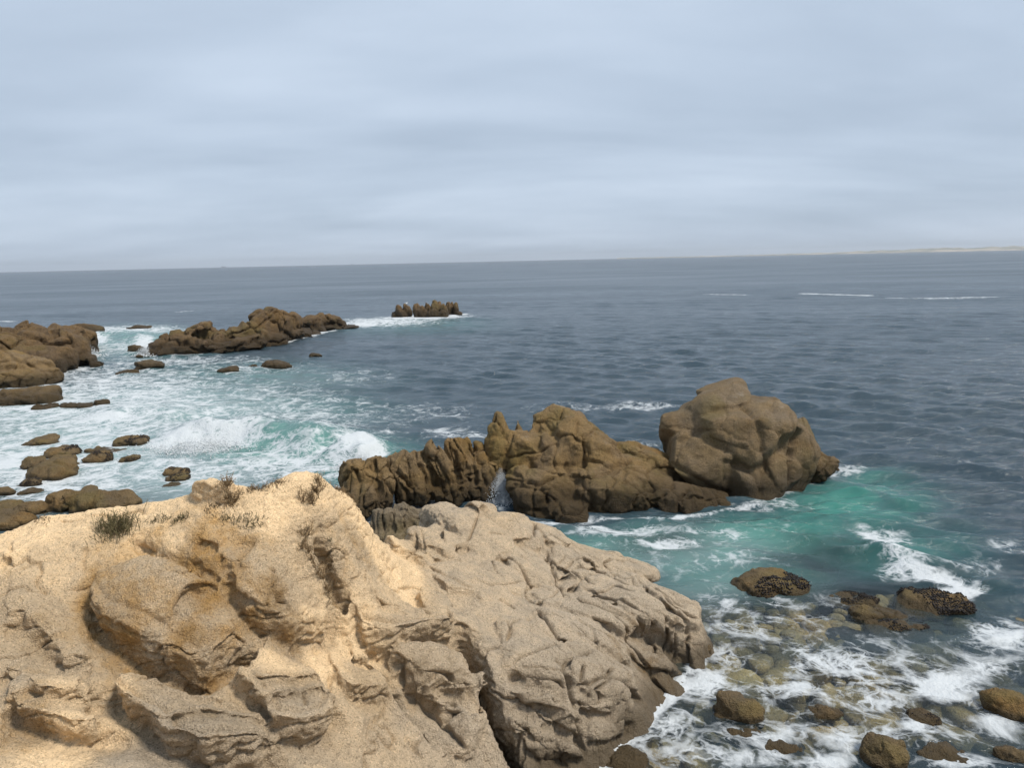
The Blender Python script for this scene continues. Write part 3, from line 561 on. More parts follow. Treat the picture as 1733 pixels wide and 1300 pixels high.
def slab_block(u, v, w, h, rot, p, i):
    c = on_bluff(u, v); l, r_ = on_bluff(u - w * .4, v), on_bluff(u + w * .4, v); b, t_ = on_bluff(u, v + h * .4), on_bluff(u, v - h * .4)
    p += .03; ex = r_ - l; ey = t_ - b; sx, sy = np.linalg.norm(ex) / 1.9, min(np.linalg.norm(ey) / 1.95, w * mpp(c) * 1.2); n = np.cross(ex, ey); n /= np.linalg.norm(n)
    if n[2] < 0.2: n = np.array([0, -.5, .86])
    x = ex / np.linalg.norm(ex); x -= n * (x @ n); x /= np.linalg.norm(x); y = np.cross(n, x); th = max(.22, p * 1.6)
    V, F = ico(4); V = V.copy(); e = 3.4; V = V * ((np.abs(V) ** e).sum(1) ** (-1 / e))[:, None]; V *= 1 + .09 * fbm(V, 1.4, 2, off=i * 5.3)[:, None]
    rg = np.random.RandomState(700 + i)
    for _ in range(5):
        d = rg.normal(size=3); d /= np.linalg.norm(d); V -= (np.clip(V @ d - rg.uniform(.72, .95), 0, 1) * .9)[:, None] * d
    a = R(rot); cs, sn = math.cos(a), math.sin(a); V = V * np.array([sx, sy, th]); V = np.c_[V[:, 0] * cs - V[:, 1] * sn, V[:, 0] * sn + V[:, 1] * cs, V[:, 2]]
    return c + n * (p - th) + V[:, :1] * x + V[:, 1:2] * y + V[:, 2:3] * n, F
def build_bluff():
    th = np.linspace(R(-43), R(30), 760)
    r = [5.0]
    while r[-1] < 18.6: r.append(r[-1] + 0.0021 * r[-1])
    r = np.array(r); X = r[:, None] * np.sin(th); Y = r[:, None] * np.cos(th); shp = X.shape
    xy = np.stack([X.ravel(), Y.ravel()], -1)
    H = tps(xy)
    for (u, v, a, s) in BUMPS:
        c = on_bluff(u, v)[:2]; H += a * np.exp(-((xy - c) ** 2).sum(1) / (s * s))
    off = np.zeros_like(xy); z0 = 0 * H
    wob = np.stack([fbm(np.c_[xy, z0], 2.2, 3), fbm(np.c_[xy, z0], 2.2, 3, off=31.0)], -1) * 0.035
    wob += np.stack([fbm(np.c_[xy, z0], 9, 2, off=5.0), fbm(np.c_[xy, z0], 9, 2, off=77.0)], -1) * 0.008
    Pw = xy + wob
    dH = np.zeros(len(H)); rg = np.random.RandomState(19); joints = []; grooves = []
    pa, pb = on_bluff(905, 1040), on_bluff(1012, 1116); pc, pd = on_bluff(1100, 1005), on_bluff(1180, 1065)
    va = (pb - pa)[:2] / np.linalg.norm((pb - pa)[:2]) + (pd - pc)[:2] / np.linalg.norm((pd - pc)[:2]); a0 = math.atan2(va[1], va[0])
    poly = [(705, 930), (790, 880), (930, 915), (1040, 945), (1110, 990), (1180, 1055), (1160, 1130), (1060, 1230), (1000, 1280), (880, 1270), (820, 1130), (770, 1030)]
    def inside(u, v):
        c = False
        for (x0, y0), (x1, y1) in zip(poly, poly[1:] + poly[:1]):
            if (y0 > v) != (y1 > v) and u < (x1 - x0) * (v - y0) / (y1 - y0) + x0: c = not c
        return c
    while len(joints) < 5:
        u, v = rg.uniform(700, 1180), rg.uniform(880, 1285)
        if not inside(u, v): continue
        dense = u > 900
        if not dense or v > 1120: continue
        cross = False; c = on_bluff(u, v)[:2]; ang = a0 + rg.normal() * .13 + (math.pi / 2 + .2 if cross else 0); L = rg.uniform(.3, .8) if cross else rg.uniform(1.0, 3.2)
        dv = np.array([math.cos(ang), math.sin(ang)]); nv = np.array([-dv[1], dv[0]]); tt = np.linspace(-.5, .5, 7); crv = rg.normal() * .12
        q = c + dv * (tt * L)[:, None] + nv * (crv * L * (tt ** 2 - .08) + rg.normal(size=7) * .018)[:, None]
        joints.append((q, .0 if cross else .03, .3, .0, .1, .05 if cross else .08, .024, .0))
    for (pp, hu, wu, hd, wd, g, gw, oh) in LINES + joints:
        if np.mean([p[0] for p in pp]) > 690 and not isinstance(pp, np.ndarray): g *= 1.5; hu *= .6; hd *= .7; oh *= .5
        hu *= 1.3; hd *= 1.45; g *= 2.1; gw = max(gw * .85, .024); oh *= 1.35; wu *= 1.7
        q = pp if isinstance(pp, np.ndarray) else np.array([on_bluff(u, v)[:2] for u, v in pp]); mg = 3 * max(.12, wu if hu else 0, wd if hd else 0, gw)
        m = ((xy > q.min(0) - mg) & (xy < q.max(0) + mg)).all(1)
        if not m.any(): continue
        d, s, par, nn = segdist(Pw[m], q); sdv = d * s
        tap = sstep(0, 0.10, par) * sstep(0, 0.10, 1 - par)
        up = sstep(-0.02, 0.03, sdv)
        dz = up * hu * np.exp(-(np.abs(sdv) / wu) ** 2) - (1 - up) * hd * np.exp(-(np.abs(sdv) / wd) ** 2) - (.8 * g * np.exp(-(d / gw) ** 1.6) if gw > .05 else 0)
        if g > .01: grooves.append((q, g * (.5 if gw > .05 else 1), max(gw * .75, .0185)))
        dH[m] += dz * tap
        if oh: off[m] += nn * (oh * up * np.exp(-(np.abs(sdv) / 0.16) ** 2) * sstep(0, .25, par) * sstep(0, .25, 1 - par))[:, None]
    H = H + dH
    d, s, par, _ = segdist(xy, edge); out_d = d * s
    H -= np.where(out_d > -0.12, np.clip(out_d + 0.12, 0, 9) ** 1.5 * 2.4, 0)
    H = np.maximum(H + 0.05 * fbm(np.c_[xy, H], .9, 2), -.8)
    # close the height field into a solid and remesh it evenly, so that walls and tops carry the same detail
    V = np.c_[xy + off, H]; idx = np.arange(len(V)).reshape(shp)
    loop = np.concatenate([idx[0, :], idx[1:, -1], idx[-1, -2::-1], idx[-2:0:-1, 0]])
    bot = np.c_[V[loop][:, :2], np.full(len(loop), -1.3)]; n0 = len(V); k = np.arange(len(loop)); k2 = (k + 1) % len(loop)
    Q = grid_faces(*shp); T = np.vstack([Q[:, [0, 1, 2]], Q[:, [0, 2, 3]], np.c_[loop[k2], loop[k], n0 + k], np.c_[loop[k2], n0 + k, n0 + k2], np.c_[n0 + k2, n0 + k, np.full(len(k), n0 + len(k))]])
    me = fuse([(np.vstack([V, bot, [[bot[:, 0].mean(), bot[:, 1].mean(), -1.3]]]), T)] + [slab_block(*b, i) for i, b in enumerate(SLAB_BLOCKS)], 0.0205)
    V = verts_np(me); Nn = normals_np(me); F = np.empty(len(me.polygons) * 4, np.int32); me.loops.foreach_get('vertex_index', F[:len(me.loops)]); F = F[:len(me.loops)].reshape(-1, 4); bpy.data.meshes.remove(me)
    rr = np.hypot(V[:, 0], V[:, 1]); keep = (V[:, 2] > -.25) & (rr > 5.35) & (np.abs(np.arctan2(V[:, 0], V[:, 1]) - R(-6.5)) < R(36.2))
    F = F[keep[F].all(1)]; used = np.unique(F); mp = np.full(len(V), -1); mp[used] = np.arange(len(used)); V = V[used]; Nn = Nn[used]; F = mp[F]
    if Nn[:, 2].mean() < 0: Nn = -Nn; F = F[:, ::-1]
    # joints, bedding and crumbly relief along the surface normal
    Pw = V[:, :2] + .02 * np.stack([fbm(V, 3.0, 3), fbm(V, 3.0, 3, off=31.)], -1); cut = np.zeros(len(V)); pil = np.zeros(len(V))
    for q, g, gw in grooves:
        m = ((Pw > q.min(0) - .5) & (Pw < q.max(0) + .5)).all(1)
        if not m.any(): continue
        d, _, par, _ = segdist(Pw[m], q); tap = sstep(0, .12, par) * sstep(0, .12, 1 - par) * (d < .5)
        cut[m] = np.maximum(cut[m], tap * min(.75 * g, .15) * np.exp(-(d / min(gw, .045)) ** 1.5)); pil[m] = np.maximum(pil[m], tap * min(.03, .2 * g) * np.exp(-d / .09))
    V0 = V.copy(); xy = V[:, :2]; right = sstep(0.3, 1.6, xy[:, 0] + 0.30 * (xy[:, 1] - 9)); left = 1 - right; flat = sstep(.35, .8, Nn[:, 2]); steep = 1 - flat
    pa, pb = on_bluff(905, 1040), on_bluff(1012, 1116); pc, pd = on_bluff(1100, 1005), on_bluff(1180, 1065)
    va = (pb - pa)[:2] / np.linalg.norm((pb - pa)[:2]) + (pd - pc)[:2] / np.linalg.norm((pd - pc)[:2]); a = math.atan2(va[1], va[0]); along = np.array([math.cos(a), math.sin(a)]); acr = np.array([-along[1], along[0]])
    W3 = np.stack([fbm(V, 1.6, 3, off=40. * q) for q in range(3)], -1)
    Qc = np.c_[(V + .05 * W3)[:, :2] @ along * 0.5, (V + .05 * W3)[:, :2] @ acr * 1.45, V[:, 2] * 1.0]
    rg = np.random.RandomState(5); lo, hi = Qc[right > .05].min(0), Qc[right > .05].max(0)
    sel = right > .02; sub = Qc[sel]; sd_ = sub[rg.choice(len(sub), 120, replace=False)]
    e, cell = worley_edge(sub, sd_); D = np.zeros(len(V)); tl = rg.normal(size=(len(sd_), 3)) * .05
    D[sel] = right[sel] * (-0.02 * np.exp(-(e / 0.018) ** 1.2) + 0.02 * (rg.rand(len(sd_))[cell] - .5) + np.clip(((sub - sd_[cell]) * tl[cell]).sum(1), -.09, .09))
    fab = np.c_[V[:, :2] @ along * 0.45, V[:, :2] @ acr * 2.6, V[:, 2] * 1.4] + .13 * W3
    def thin(P, w): return np.exp(-(np.abs(PN(P)) / w) ** 1.3)
    D -= right * (0.03 * thin(fab * .7 + 3, .03) + .015 * thin(fab * 1.6 + 11, .05) * sstep(-.1, .3, fbm(V, .7, 2, off=8.)))
    D -= left * .09 * thin(V * np.array([.8, .8, 1.4]) + .25 * W3 + 23, .02) * sstep(.05, .3, fbm(V, .8, 2, off=3.))
    Pz = V * np.array([.9, .9, 3.6]) + .35 * W3
    D += steep * (.18 + .72 * left) * (-.05 * np.clip(ridged(Pz, 1.3, 2) - .85, 0, 1) - .05 * thin(Pz * 1.1 + 5, .05) + .03 * fbm(V, 3.0, 3))
    D += (.014 + .008 * left) * fbm(V, 3.1, 2) + (0.006 + .011 * left) * fbm(V, 11, 2) + (.003 + .006 * left) * fbm(V, 24, 2) - .04 * np.clip(fbm(V, 4.0, 3, off=50.) - .3, 0, 1)
    V = V + Nn * (D - cut - pil)[:, None]
    # colours: weathered sand, rust and darker brown patches
    Qp = np.array([on_bluff(u, v) for u, v, _, _ in SAND_PTS]); num = np.zeros((len(V), 2)); den = np.full(len(V), 1e-6)
    for q, (_, _, sa, oc) in zip(Qp, SAND_PTS):
        w = 1.0 / (((V[:, :2] - q[:2]) ** 2).sum(1) + 0.02) ** 2
        num[:, 0] += w * sa; num[:, 1] += w * oc; den += w
    num /= den[:, None]
    dark_tone = np.zeros(len(V))
    for u, v, s_, rad in DARK_PTS:
        q = on_bluff(u, v); dark_tone = np.maximum(dark_tone, s_ * np.exp(-((V[:, :2] - q[:2]) ** 2).sum(1) / rad ** 2))
    # two parts, meeting along the long trench
    seam = np.array([on_bluff(u, v)[:2] for u, v in [(655, 890), (640, 915), (560, 960), (578, 1020), (592, 1042), (625, 1095), (660, 1150), (700, 1218), (740, 1270), (775, 1310)]])
    seam = np.vstack([seam[0] + (seam[0] - seam[1]) * 8, seam, seam[-1] + (seam[-1] - seam[-2]) * 15])
    _, side, _, _ = segdist(V[:, :2], seam)
    full = mesh_np('tmp', V, F); nrm = normals_np(full)
    emp = link('rock_bluff', None, label='large sandy tan and grey granite bluff filling the lower left foreground', cat='rock', loc=(0, 8, 0))
    fs = side[F].mean(1) > 0
    for nm, msk, lab in (('sandy_crown', ~fs, 'sandy tan weathered left part with plants on its crest'), ('granite_slab', fs, 'grey fractured slab sloping right down to the water')):
        Fm = F[msk]; idx = np.unique(Fm); mp = np.full(len(V), -1); mp[idx] = np.arange(len(idx))
        me = mesh_np(nm, V[idx] - np.array([0, 8, 0]), mp[Fm])
        attr(me, 'sand', num[idx, 0]); attr(me, 'ochre', num[idx, 1]); attr(me, 'dark_tone', dark_tone[idx])
        me.normals_split_custom_set_from_vertices([tuple(x) for x in nrm[idx]])
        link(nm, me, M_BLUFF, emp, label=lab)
    bpy.data.meshes.remove(full); print('bluff verts', len(V))
    return BVHTree.FromPolygons([tuple(v) for v in V], [tuple(f) for f in F])
BLUFF = build_bluff()
def bluff_hit(u, v):
    d = rays([(u, v)])[0]; h = BLUFF.ray_cast(Vector(CAM), Vector(d).normalized()); return np.array(h[0]) if h[0] is not None else on_bluff(u, v)

# the shore the bluff grows out of, behind and under the viewer
def shore():
    xs = np.linspace(-45, 45, 150); ys = np.concatenate([np.linspace(-60, -4, 40), np.linspace(-3.8, 5.3, 70)]); X, Y = np.meshgrid(xs, ys); P = np.stack([X.ravel(), Y.ravel(), 0 * X.ravel()], -1)
    h = np.interp(-P[:, 1], [-3.75, -2.2, -0.6, 1, 20, 60], [1.55, 3.0, 5.1, 5.35, 7.0, 9.5]) - np.clip(P[:, 0] - 1.5, 0, 30) ** 1.1 * np.interp(-P[:, 1], [-3.75, 2, 14], [.9, .35, .1])
    P[:, 2] = np.maximum(h, -.6) + 0.12 * fbm(P, .8, 4); nb = P[:, 1] > 3.2; inn = nb & (np.abs(P[:, 0]) < 14); P[inn, 2] = np.minimum(np.maximum(tps(P[inn, :2]), -.6), 3.4) - .12; P[nb & ~inn, 2] = -.8
    me = mesh_np('shore', P, grid_faces(len(ys), len(xs))); attr(me, 'sand', np.full(len(P), .8)); attr(me, 'ochre', np.full(len(P), .2)); attr(me, 'dark_tone', np.zeros(len(P)))
    link('shore_ground', me, M_BLUFF, kind='structure')
shore()

# ------------------------------------------------------------------ rocks from fused blocks
def hullblock(c, half, rot, exp=4.0, seed=0, taper=0.0, npt=22):
    """an angular block: convex hull of scattered corner points, so its faces are flat and its edges sharp"""
    rg = np.random.RandomState(seed); i = np.arange(npt) + .5; ph = np.arccos(1 - 2 * i / npt); th = math.pi * (1 + 5 ** .5) * i + rg.rand() * 6
    D = np.c_[np.cos(th) * np.sin(ph), np.sin(th) * np.sin(ph), np.cos(ph)] + rg.normal(size=(npt, 3)) * .16
    P = D * ((np.abs(D) ** exp).sum(1) ** (-1 / exp))[:, None] * rg.uniform(.98, 1.14, size=(npt, 1))
    if taper: P[:, :2] *= (1 - taper * (P[:, 2:3] * .5 + .5))
    P = P * np.array(half); a = R(rot); Rm = np.array([[math.cos(a), 0, -math.sin(a)], [0, 1, 0], [math.sin(a), 0, math.cos(a)]])
    y = rg.uniform(-.25, .25); Ry = np.array([[math.cos(y), -math.sin(y), 0], [math.sin(y), math.cos(y), 0], [0, 0, 1]])
    t = -math.atan2(c[0], c[1]); Rz = np.array([[math.cos(t), -math.sin(t), 0], [math.sin(t), math.cos(t), 0], [0, 0, 1]])
    P = P @ (Rz @ Ry @ Rm).T + c
    bm = bmesh.new(); vs = [bm.verts.new(p) for p in P]; r = bmesh.ops.convex_hull(bm, input=vs); bmesh.ops.delete(bm, geom=[v for v in bm.verts if not v.link_faces], context='VERTS')
    bmesh.ops.triangulate(bm, faces=bm.faces[:]); bm.verts.index_update(); V = np.array([v.co[:] for v in bm.verts]); F = np.array([[v.index for v in f.verts] for f in bm.faces]); bm.free(); return V, F
def rock_mass(name, blocks, voxel, mat, label, cat='rock', group=None, lines=(), lump=0.05, fine=0.02, crack=0.0, ncell=0, aniso=(1, 1, 1), tilt=0, seed=1, scale=1.0, origin=None, stri=0.0, soft=False, tlt=0.5):
    """blocks: (u, v, w, h, D, depth m, rot, exponent) in photo pixels -> one fused rock standing at distance D"""
    parts = []
    for i, b in enumerate(blocks):
        u, v, w, h, D, dep, rot = b[:7]; ex = b[7] if len(b) > 7 else 4.0; tp = b[8] if len(b) > 8 else 0.0
        c = aty(u, v, D); k = mpp(c); parts.append(block(c, (w * k / 2, dep / 2, h * k / 2), rot, ex, seed * 100 + i, taper=tp, cuts=9) if soft else hullblock(c, (w * k / 2, dep / 2, h * k / 2), rot, ex, seed * 100 + i, tp))
    me = fuse(parts, voxel); V = verts_np(me); Nn = normals_np(me)
    if lines:
        bv = BVHTree.FromPolygons([tuple(v) for v in V], [tuple(p.vertices) for p in me.polygons])
        for pp, g, gw in lines:
            q = []
            for (u0, v0), (u1, v1) in zip(pp[:-1], pp[1:]):
                for tt in (0, .34, .67): q.append((u0 + (u1 - u0) * tt, v0 + (v1 - v0) * tt))
            q.append(pp[-1]); hit = []
            for uv in q:
                h = bv.ray_cast(Vector(CAM), Vector(rays([uv])[0]).normalized())
                if h[0] is not None: hit.append(h[0][:])
            if len(hit) < 2: continue
            hit = np.array(hit); lo = hit.min(0) - 3 * gw; hi = hit.max(0) + 3 * gw; m = ((V > lo) & (V < hi)).all(1)
            best = np.full(m.sum(), 9.)
            for a, b in zip(hit[:-1], hit[1:]):
                l = np.linalg.norm(b - a)
                if l < 1e-6 or l > 1.2 * scale: continue
                dd = (b - a) / l; t = np.clip((V[m] - a) @ dd, 0, l); best = np.minimum(best, np.linalg.norm(V[m] - a - t[:, None] * dd, axis=1))
            V[m] -= Nn[m] * (1.25 * g * np.exp(-(best / gw) ** 1.3))[:, None]
    a = R(tilt); Rm = np.array([[math.cos(a), 0, -math.sin(a)], [0, 1, 0], [math.sin(a), 0, math.cos(a)]])
    Q = (V @ Rm.T) * np.array(aniso)
    disp = lump * fbm(V, 1.1 / scale, 3) + fine * fbm(V, 5.5 / scale, 3) + 0.5 * lump * np.abs(PN(V * 2.1 / scale + 4)) 
    if stri: disp -= stri * np.clip(ridged(Q, 1.6 / scale, 3) - 0.9, 0, 1.2) + stri * 1.2 * np.exp(-(np.abs(PN(Q * 1.9 / scale + 5)) / .05) ** 1.2)
    if ncell:
        rg = np.random.RandomState(seed); sd_ = rg.uniform(Q.min(0) - .2, Q.max(0) + .2, size=(ncell, 3))
        e, cell = worley_edge(Q + 0.12 * scale * np.stack([fbm(V, 2 / scale, 2, off=k * 9.) for k in range(3)], -1), sd_)
        tl = rg.normal(size=(ncell, 3)) * crack * tlt / scale; disp += -2.4 * crack * np.exp(-(e / (0.035 * scale)) ** 1.1) + crack * 0.9 * (rg.rand(ncell)[cell] - 0.5) + np.clip(((Q - sd_[cell]) * tl[cell]).sum(1), -crack, crack)
    V = V + Nn * disp[:, None]
    c = np.array([V[:, 0].mean(), V[:, 1].mean(), 0.0])
    me.vertices.foreach_set('co', np.ascontiguousarray(V - c, np.float32).ravel()); me.update()
    me.polygons.foreach_set('use_smooth', np.ones(len(me.polygons), bool))
    me.name = name
    return link(name, me, mat, label=label, cat=cat, group=group, loc=c)

def D0(u, v): return atz(u, v)[1]

rock_mass('boulder', [(1254, 752, 182, 186, 23.0, 3.6, -14, 2.5), (1308, 764, 130, 158, 23.1, 3.2, -16, 2.8), (1348, 766, 58, 150, 23.2, 2.8, -2, 3.6), (1212, 700, 120, 84, 23.5, 2.6, 24, 2.6), (1166, 736, 88, 112, 23.8, 3.0, 8, 2.6), (1190, 685, 80, 36, 24.3, 2.6, 14, 2.6), (1228, 664, 86, 46, 24.2, 2.2, 2, 2.3), (1190, 778, 112, 104, 22.4, 2.2, -12, 3), (1248, 812, 150, 70, 22.2, 2.2, -16, 3), (1322, 805, 70, 84, 22.0, 1.8, -8, 2.6), (1280, 850, 210, 70, 23, 4, 0, 3), (1160, 800, 90, 90, 23.6, 3, 0)], 0.044, M_BOULD,
    'huge rounded granite boulder standing in the sea at right of the rock ridge', lines=[([(1258, 690), (1280, 710), (1288, 740), (1290, 764)], .13, .15), ([(1200, 742), (1225, 752), (1262, 760)], .06, .09), ([(1338, 818), (1338, 770), (1345, 742), (1356, 715), (1368, 690)], .16, .09), ([(1225, 782), (1250, 786), (1276, 802), (1287, 834)], .10, .10), ([(1333, 680), (1340, 710), (1343, 726)], .07, .06), ([(1348, 692), (1349, 706)], .07, .05), ([(1150, 748), (1172, 733), (1195, 728)], .08, .09), ([(1310, 690), (1316, 720), (1330, 760)], .08, .2), ([(1290, 840), (1289, 800)], .08, .06), ([(1136, 785), (1170, 805), (1200, 825), (1230, 835)], .10, .08)], lump=.05, fine=.014, seed=3, soft=True, crack=.022, ncell=26, tlt=.2)
rock_mass('rock', [(1390, 786, 50, 26, 22.9, 1.0, -14), (1378, 792, 50, 40, 23, 1.2, 0)], 0.036, M_STACK, 'low jagged rock tip at the right foot of the huge boulder', lump=.06, fine=.05, crack=.05, ncell=18, seed=8)
rock_mass('rock_ridge', [(845, 744, 62, 104, 22.6, 1.2, 4, 2.3, .5), (845, 772, 52, 74, 22.5, 1.3, 0), (952, 722, 100, 66, 23.2, 1.8, -10, 2.4), (982, 762, 112, 104, 22.4, 1.9, -30, 2.8), (1010, 772, 84, 74, 22.2, 1.5, -28, 2.6), (885, 765, 84, 76, 22.4, 1.5, 0, 3), (922, 752, 36, 44, 22.2, 1.0, 10, 2.5), (877, 726, 22, 34, 22.8, .5, 0, 2.4, .7), (906, 726, 22, 34, 22.9, .5, 0, 2.4, .5), (935, 785, 76, 90, 22.1, 1.4, -10),
     (1085, 824, 236, 72, 21.8, 2.1, -19, 3), (930, 836, 130, 92, 21.2, 1.7, 4, 3), (890, 822, 62, 66, 21.3, 1.2, 20, 3), (962, 870, 74, 44, 20.3, .9, -8), (930, 872, 60, 30, 20.5, .8, 10), (1040, 842, 150, 84, 21.0, 1.6, -8, 3), (1010, 835, 60, 90, 21.0, 1.2, 12), (1180, 848, 120, 50, 21.2, 1.3, -14), (1120, 788, 176, 34, 22.6, 1.5, -22), (1130, 850, 80, 54, 20.9, 1.1, -18), (1165, 855, 54, 50, 20.9, .9, -10), (1225, 857, 56, 28, 21.2, .8, -14), (1070, 806, 104, 54, 21.7, 1.3, -22), (1060, 875, 330, 50, 21.6, 2.2, 0)], 0.042, M_STACK,
    'brown rock ridge with a pointed spike sloping down in front of the huge boulder', lines=[([(978, 716), (975, 745)], .10, .06), ([(990, 740), (988, 765), (986, 790)], .14, .07), ([(960, 790), (975, 808), (1000, 808), (1030, 795), (1060, 778)], .16, .09), ([(900, 790), (950, 800), (985, 815)], .12, .08), ([(862, 832), (880, 815), (915, 818), (935, 808)], .10, .05), ([(870, 822), (900, 825), (930, 828), (925, 850)], .10, .05), ([(985, 818), (1000, 840), (1003, 870)], .14, .07), ([(1060, 780), (1055, 810), (1085, 830)], .08, .06), ([(1092, 825), (1100, 850), (1110, 872)], .10, .05), ([(1110, 850), (1125, 835)], .08, .04), ([(1150, 870), (1150, 845), (1165, 830)], .12, .05), ([(1040, 750), (1060, 765), (1090, 775)], .08, .06), ([(853, 850), (870, 860), (900, 865), (940, 870)], .07, .05), ([(938, 885), (930, 865), (945, 850)], .10, .05), ([(867, 730), (860, 760), (850, 790)], .10, .06), ([(912, 735), (910, 760)], .09, .06)],
    lump=.03, fine=.02, crack=.05, ncell=150, aniso=(1, 1, 1), seed=4, stri=.03, tilt=25)
rock_mass('rock_stack', [(603, 815, 44, 76, 20.9, 1.1, 8), (636, 812, 52, 76, 20.9, 1.1, -6, 3.4), (622, 842, 84, 56, 20.6, 1.3, 0), (650, 835, 36, 70, 20.7, 1.0, -8), (610, 858, 70, 34, 20.3, 1, 0)], 0.036, M_STACK, 'dark brown blocky rock stack just behind the sandy crest', lump=.03, fine=.02, crack=.06, ncell=60, aniso=(1.5, 1.5, .7), tilt=15, seed=5, stri=.03,
    lines=[([(632, 783), (636, 810), (645, 840), (650, 855)], .15, .06), ([(600, 785), (608, 815), (605, 850)], .10, .05)])
rock_mass('rock_stack', [(690, 808, 52, 90, 21.3, 1.1, 22), (678, 815, 30, 70, 21.0, .8, 8), (716, 800, 34, 84, 21.7, 1.0, 12, 3.4), (742, 797, 24, 110, 21.6, .9, 16, 3.6), (755, 805, 30, 100, 21.5, .8, 16, 3.4), (778, 790, 42, 96, 22.0, 1.0, 10), (784, 770, 34, 54, 22.3, .8, -6), (806, 795, 44, 66, 22.2, 1.1, 6), (828, 805, 46, 64, 22.1, 1.1, -12), (812, 770, 22, 40, 22.5, .6, 0), (710, 832, 34, 36, 20.8, .7, 20), (760, 835, 60, 32, 21.2, .9, 0), (700, 838, 60, 36, 21.1, .9, 0), (800, 830, 110, 40, 22, 1.3, 0), (830, 838, 34, 22, 21.6, .6, 0)], 0.036, M_STACK,
    'row of leaning brown slab rocks between the dark stack and the white splash', lump=.03, fine=.02, crack=.06, ncell=80, aniso=(2.0, 1.2, .55), tilt=-16, seed=6, stri=.035,
    lines=[([(725, 790), (745, 820), (755, 838)], .14, .05), ([(736, 775), (752, 805), (765, 835)], .12, .05), ([(768, 765), (775, 800), (780, 830)], .12, .05), ([(668, 800), (690, 812), (700, 840)], .12, .05), ([(800, 770), (805, 800), (806, 825)], .10, .05)])
rock_mass('rock', [(652, 890, 50, 60, 17.6, .9, -6), (682, 884, 44, 62, 17.6, .9, -14), (712, 888, 40, 42, 17.6, .8, -6), (735, 896, 50, 40, 17.6, .8, 0), (680, 915, 130, 50, 17.4, 1.2, 0)], 0.035, granite('grey_rock', (0.24, 0.185, 0.12), (0.20, 0.165, 0.115), (0.18, 0.12, 0.06), 0.1, 1.0), 'ribbed grey rock in the channel behind the saddle of the bluff', lump=.03, fine=.02, crack=.06, ncell=50, aniso=(2.0, 1.2, .6), tilt=-14, seed=7, stri=.05)

# ---- far reefs
def seg_blocks(profile, D, dep, seed, n, ex=3.4, D_of=None, wmin=16, wmax=40, base_drop=8):
    """fill under a traced skyline (u, vtop, vbase) with piled blocks"""
    rg = np.random.RandomState(seed); us = [p[0] for p in profile]; out = []
    for i in range(n):
        u = us[0] + (us[-1] - us[0]) * (i + rg.rand() * .8) / n
        vt = np.interp(u, us, [p[1] for p in profile]); vb = np.interp(u, us, [p[2] for p in profile])
        w = rg.uniform(wmin, wmax); lay = rg.rand()
        hh = (vb - vt)
        Db = D0(u, vb)
        if lay < 0.55:   # reaches the skyline, stands behind
            out.append((u, vt + hh * 0.5 + base_drop * .2, w, hh * 1.02 + base_drop * .4, Db + dep * rg.uniform(.5, .9), dep * .6, rg.uniform(-14, 14), ex))
        else:
            h2 = hh * rg.uniform(.35, .6)
            out.append((u, vb - h2 * .4, w * 1.15, h2, Db + dep * rg.uniform(.1, .35), dep * .5, rg.uniform(-12, 12), ex))
    return out
reef_prof = [(258, 588, 602), (285, 565, 602), (325, 560, 600), (345, 548, 599), (362, 563, 598), (395, 560, 596), (425, 540, 592), (432, 530, 590), (480, 529, 582), (498, 531, 576), (520, 536, 568), (550, 532, 560), (588, 548, 556)]
rb = seg_blocks(reef_prof, 0, 5.0, 21, 40, D_of=None, wmin=20, wmax=40)
rb += [(338, 555, 40, 14, D0(338, 598) + 3, 3.0, 16, 4), (440, 548, 34, 44, D0(440, 588) + 3, 3, 4, 3.4), (466, 546, 40, 46, D0(466, 584) + 3, 3, -3, 3.6), (480, 530, 12, 14, D0(480, 580) + 3, 1, 10), (300, 585, 60, 32, D0(300, 600) + 1, 2.5, 4), (262, 597, 20, 10, D0(262, 601), 1, 0), (400, 588, 90, 16, D0(400, 595) + .5, 2, 2), (560, 546, 50, 22, D0(560, 558) + 2, 3, -8)]
rock_mass('rock_reef', rb, 0.11, M_REEF, 'long jointed brown reef in mid water at left, highest past its middle', lump=.06, fine=.04, crack=.22, ncell=190, seed=9, scale=2.6, stri=.05)
lp = [(-60, 568, 640), (0, 564, 640), (40, 564, 636), (52, 556, 633), (72, 554, 632), (84, 554, 630), (110, 558, 629), (140, 560, 600)]
lb = seg_blocks(lp, 0, 9.0, 33, 24, wmin=30, wmax=52)
lb += [(148, 558, 46, 16, D0(148, 566), 4, -6), (120, 600, 50, 50, D0(120, 625) + 2, 3, 20), (138, 603, 24, 34, D0(138, 621) + 1, 2, 25), (152, 612, 22, 24, D0(152, 621) + .6, 1.6, 20), (166, 617, 22, 10, D0(166, 621), 1.2, 0), (95, 610, 60, 40, D0(95, 628) + 1, 3, 0), (20, 600, 90, 60, D0(20, 640) + 4, 4, 0)]
rock_mass('rock_reef', lb, 0.115, M_REEF, 'dark brown rock headland jutting in from the left edge', lump=.06, fine=.04, crack=.22, ncell=180, seed=10, scale=2.4, stri=.08, tilt=30)
rock_mass('rock_reef', [(20, 630, 110, 60, D0(30, 655) + 2, 3.4, -8, 2.8), (65, 638, 50, 36, D0(65, 650) + 1, 2.2, -14, 3), (30, 645, 110, 30, D0(30, 656) + .8, 2.4, 0), (-40, 635, 80, 60, D0(0, 655) + 2, 3, 0)], 0.07, M_STACK, 'pale brown rounded rock in front of the dark left headland', lump=.10, fine=.04, crack=.10, ncell=60, seed=11, scale=1.6, stri=.05)
sp = []
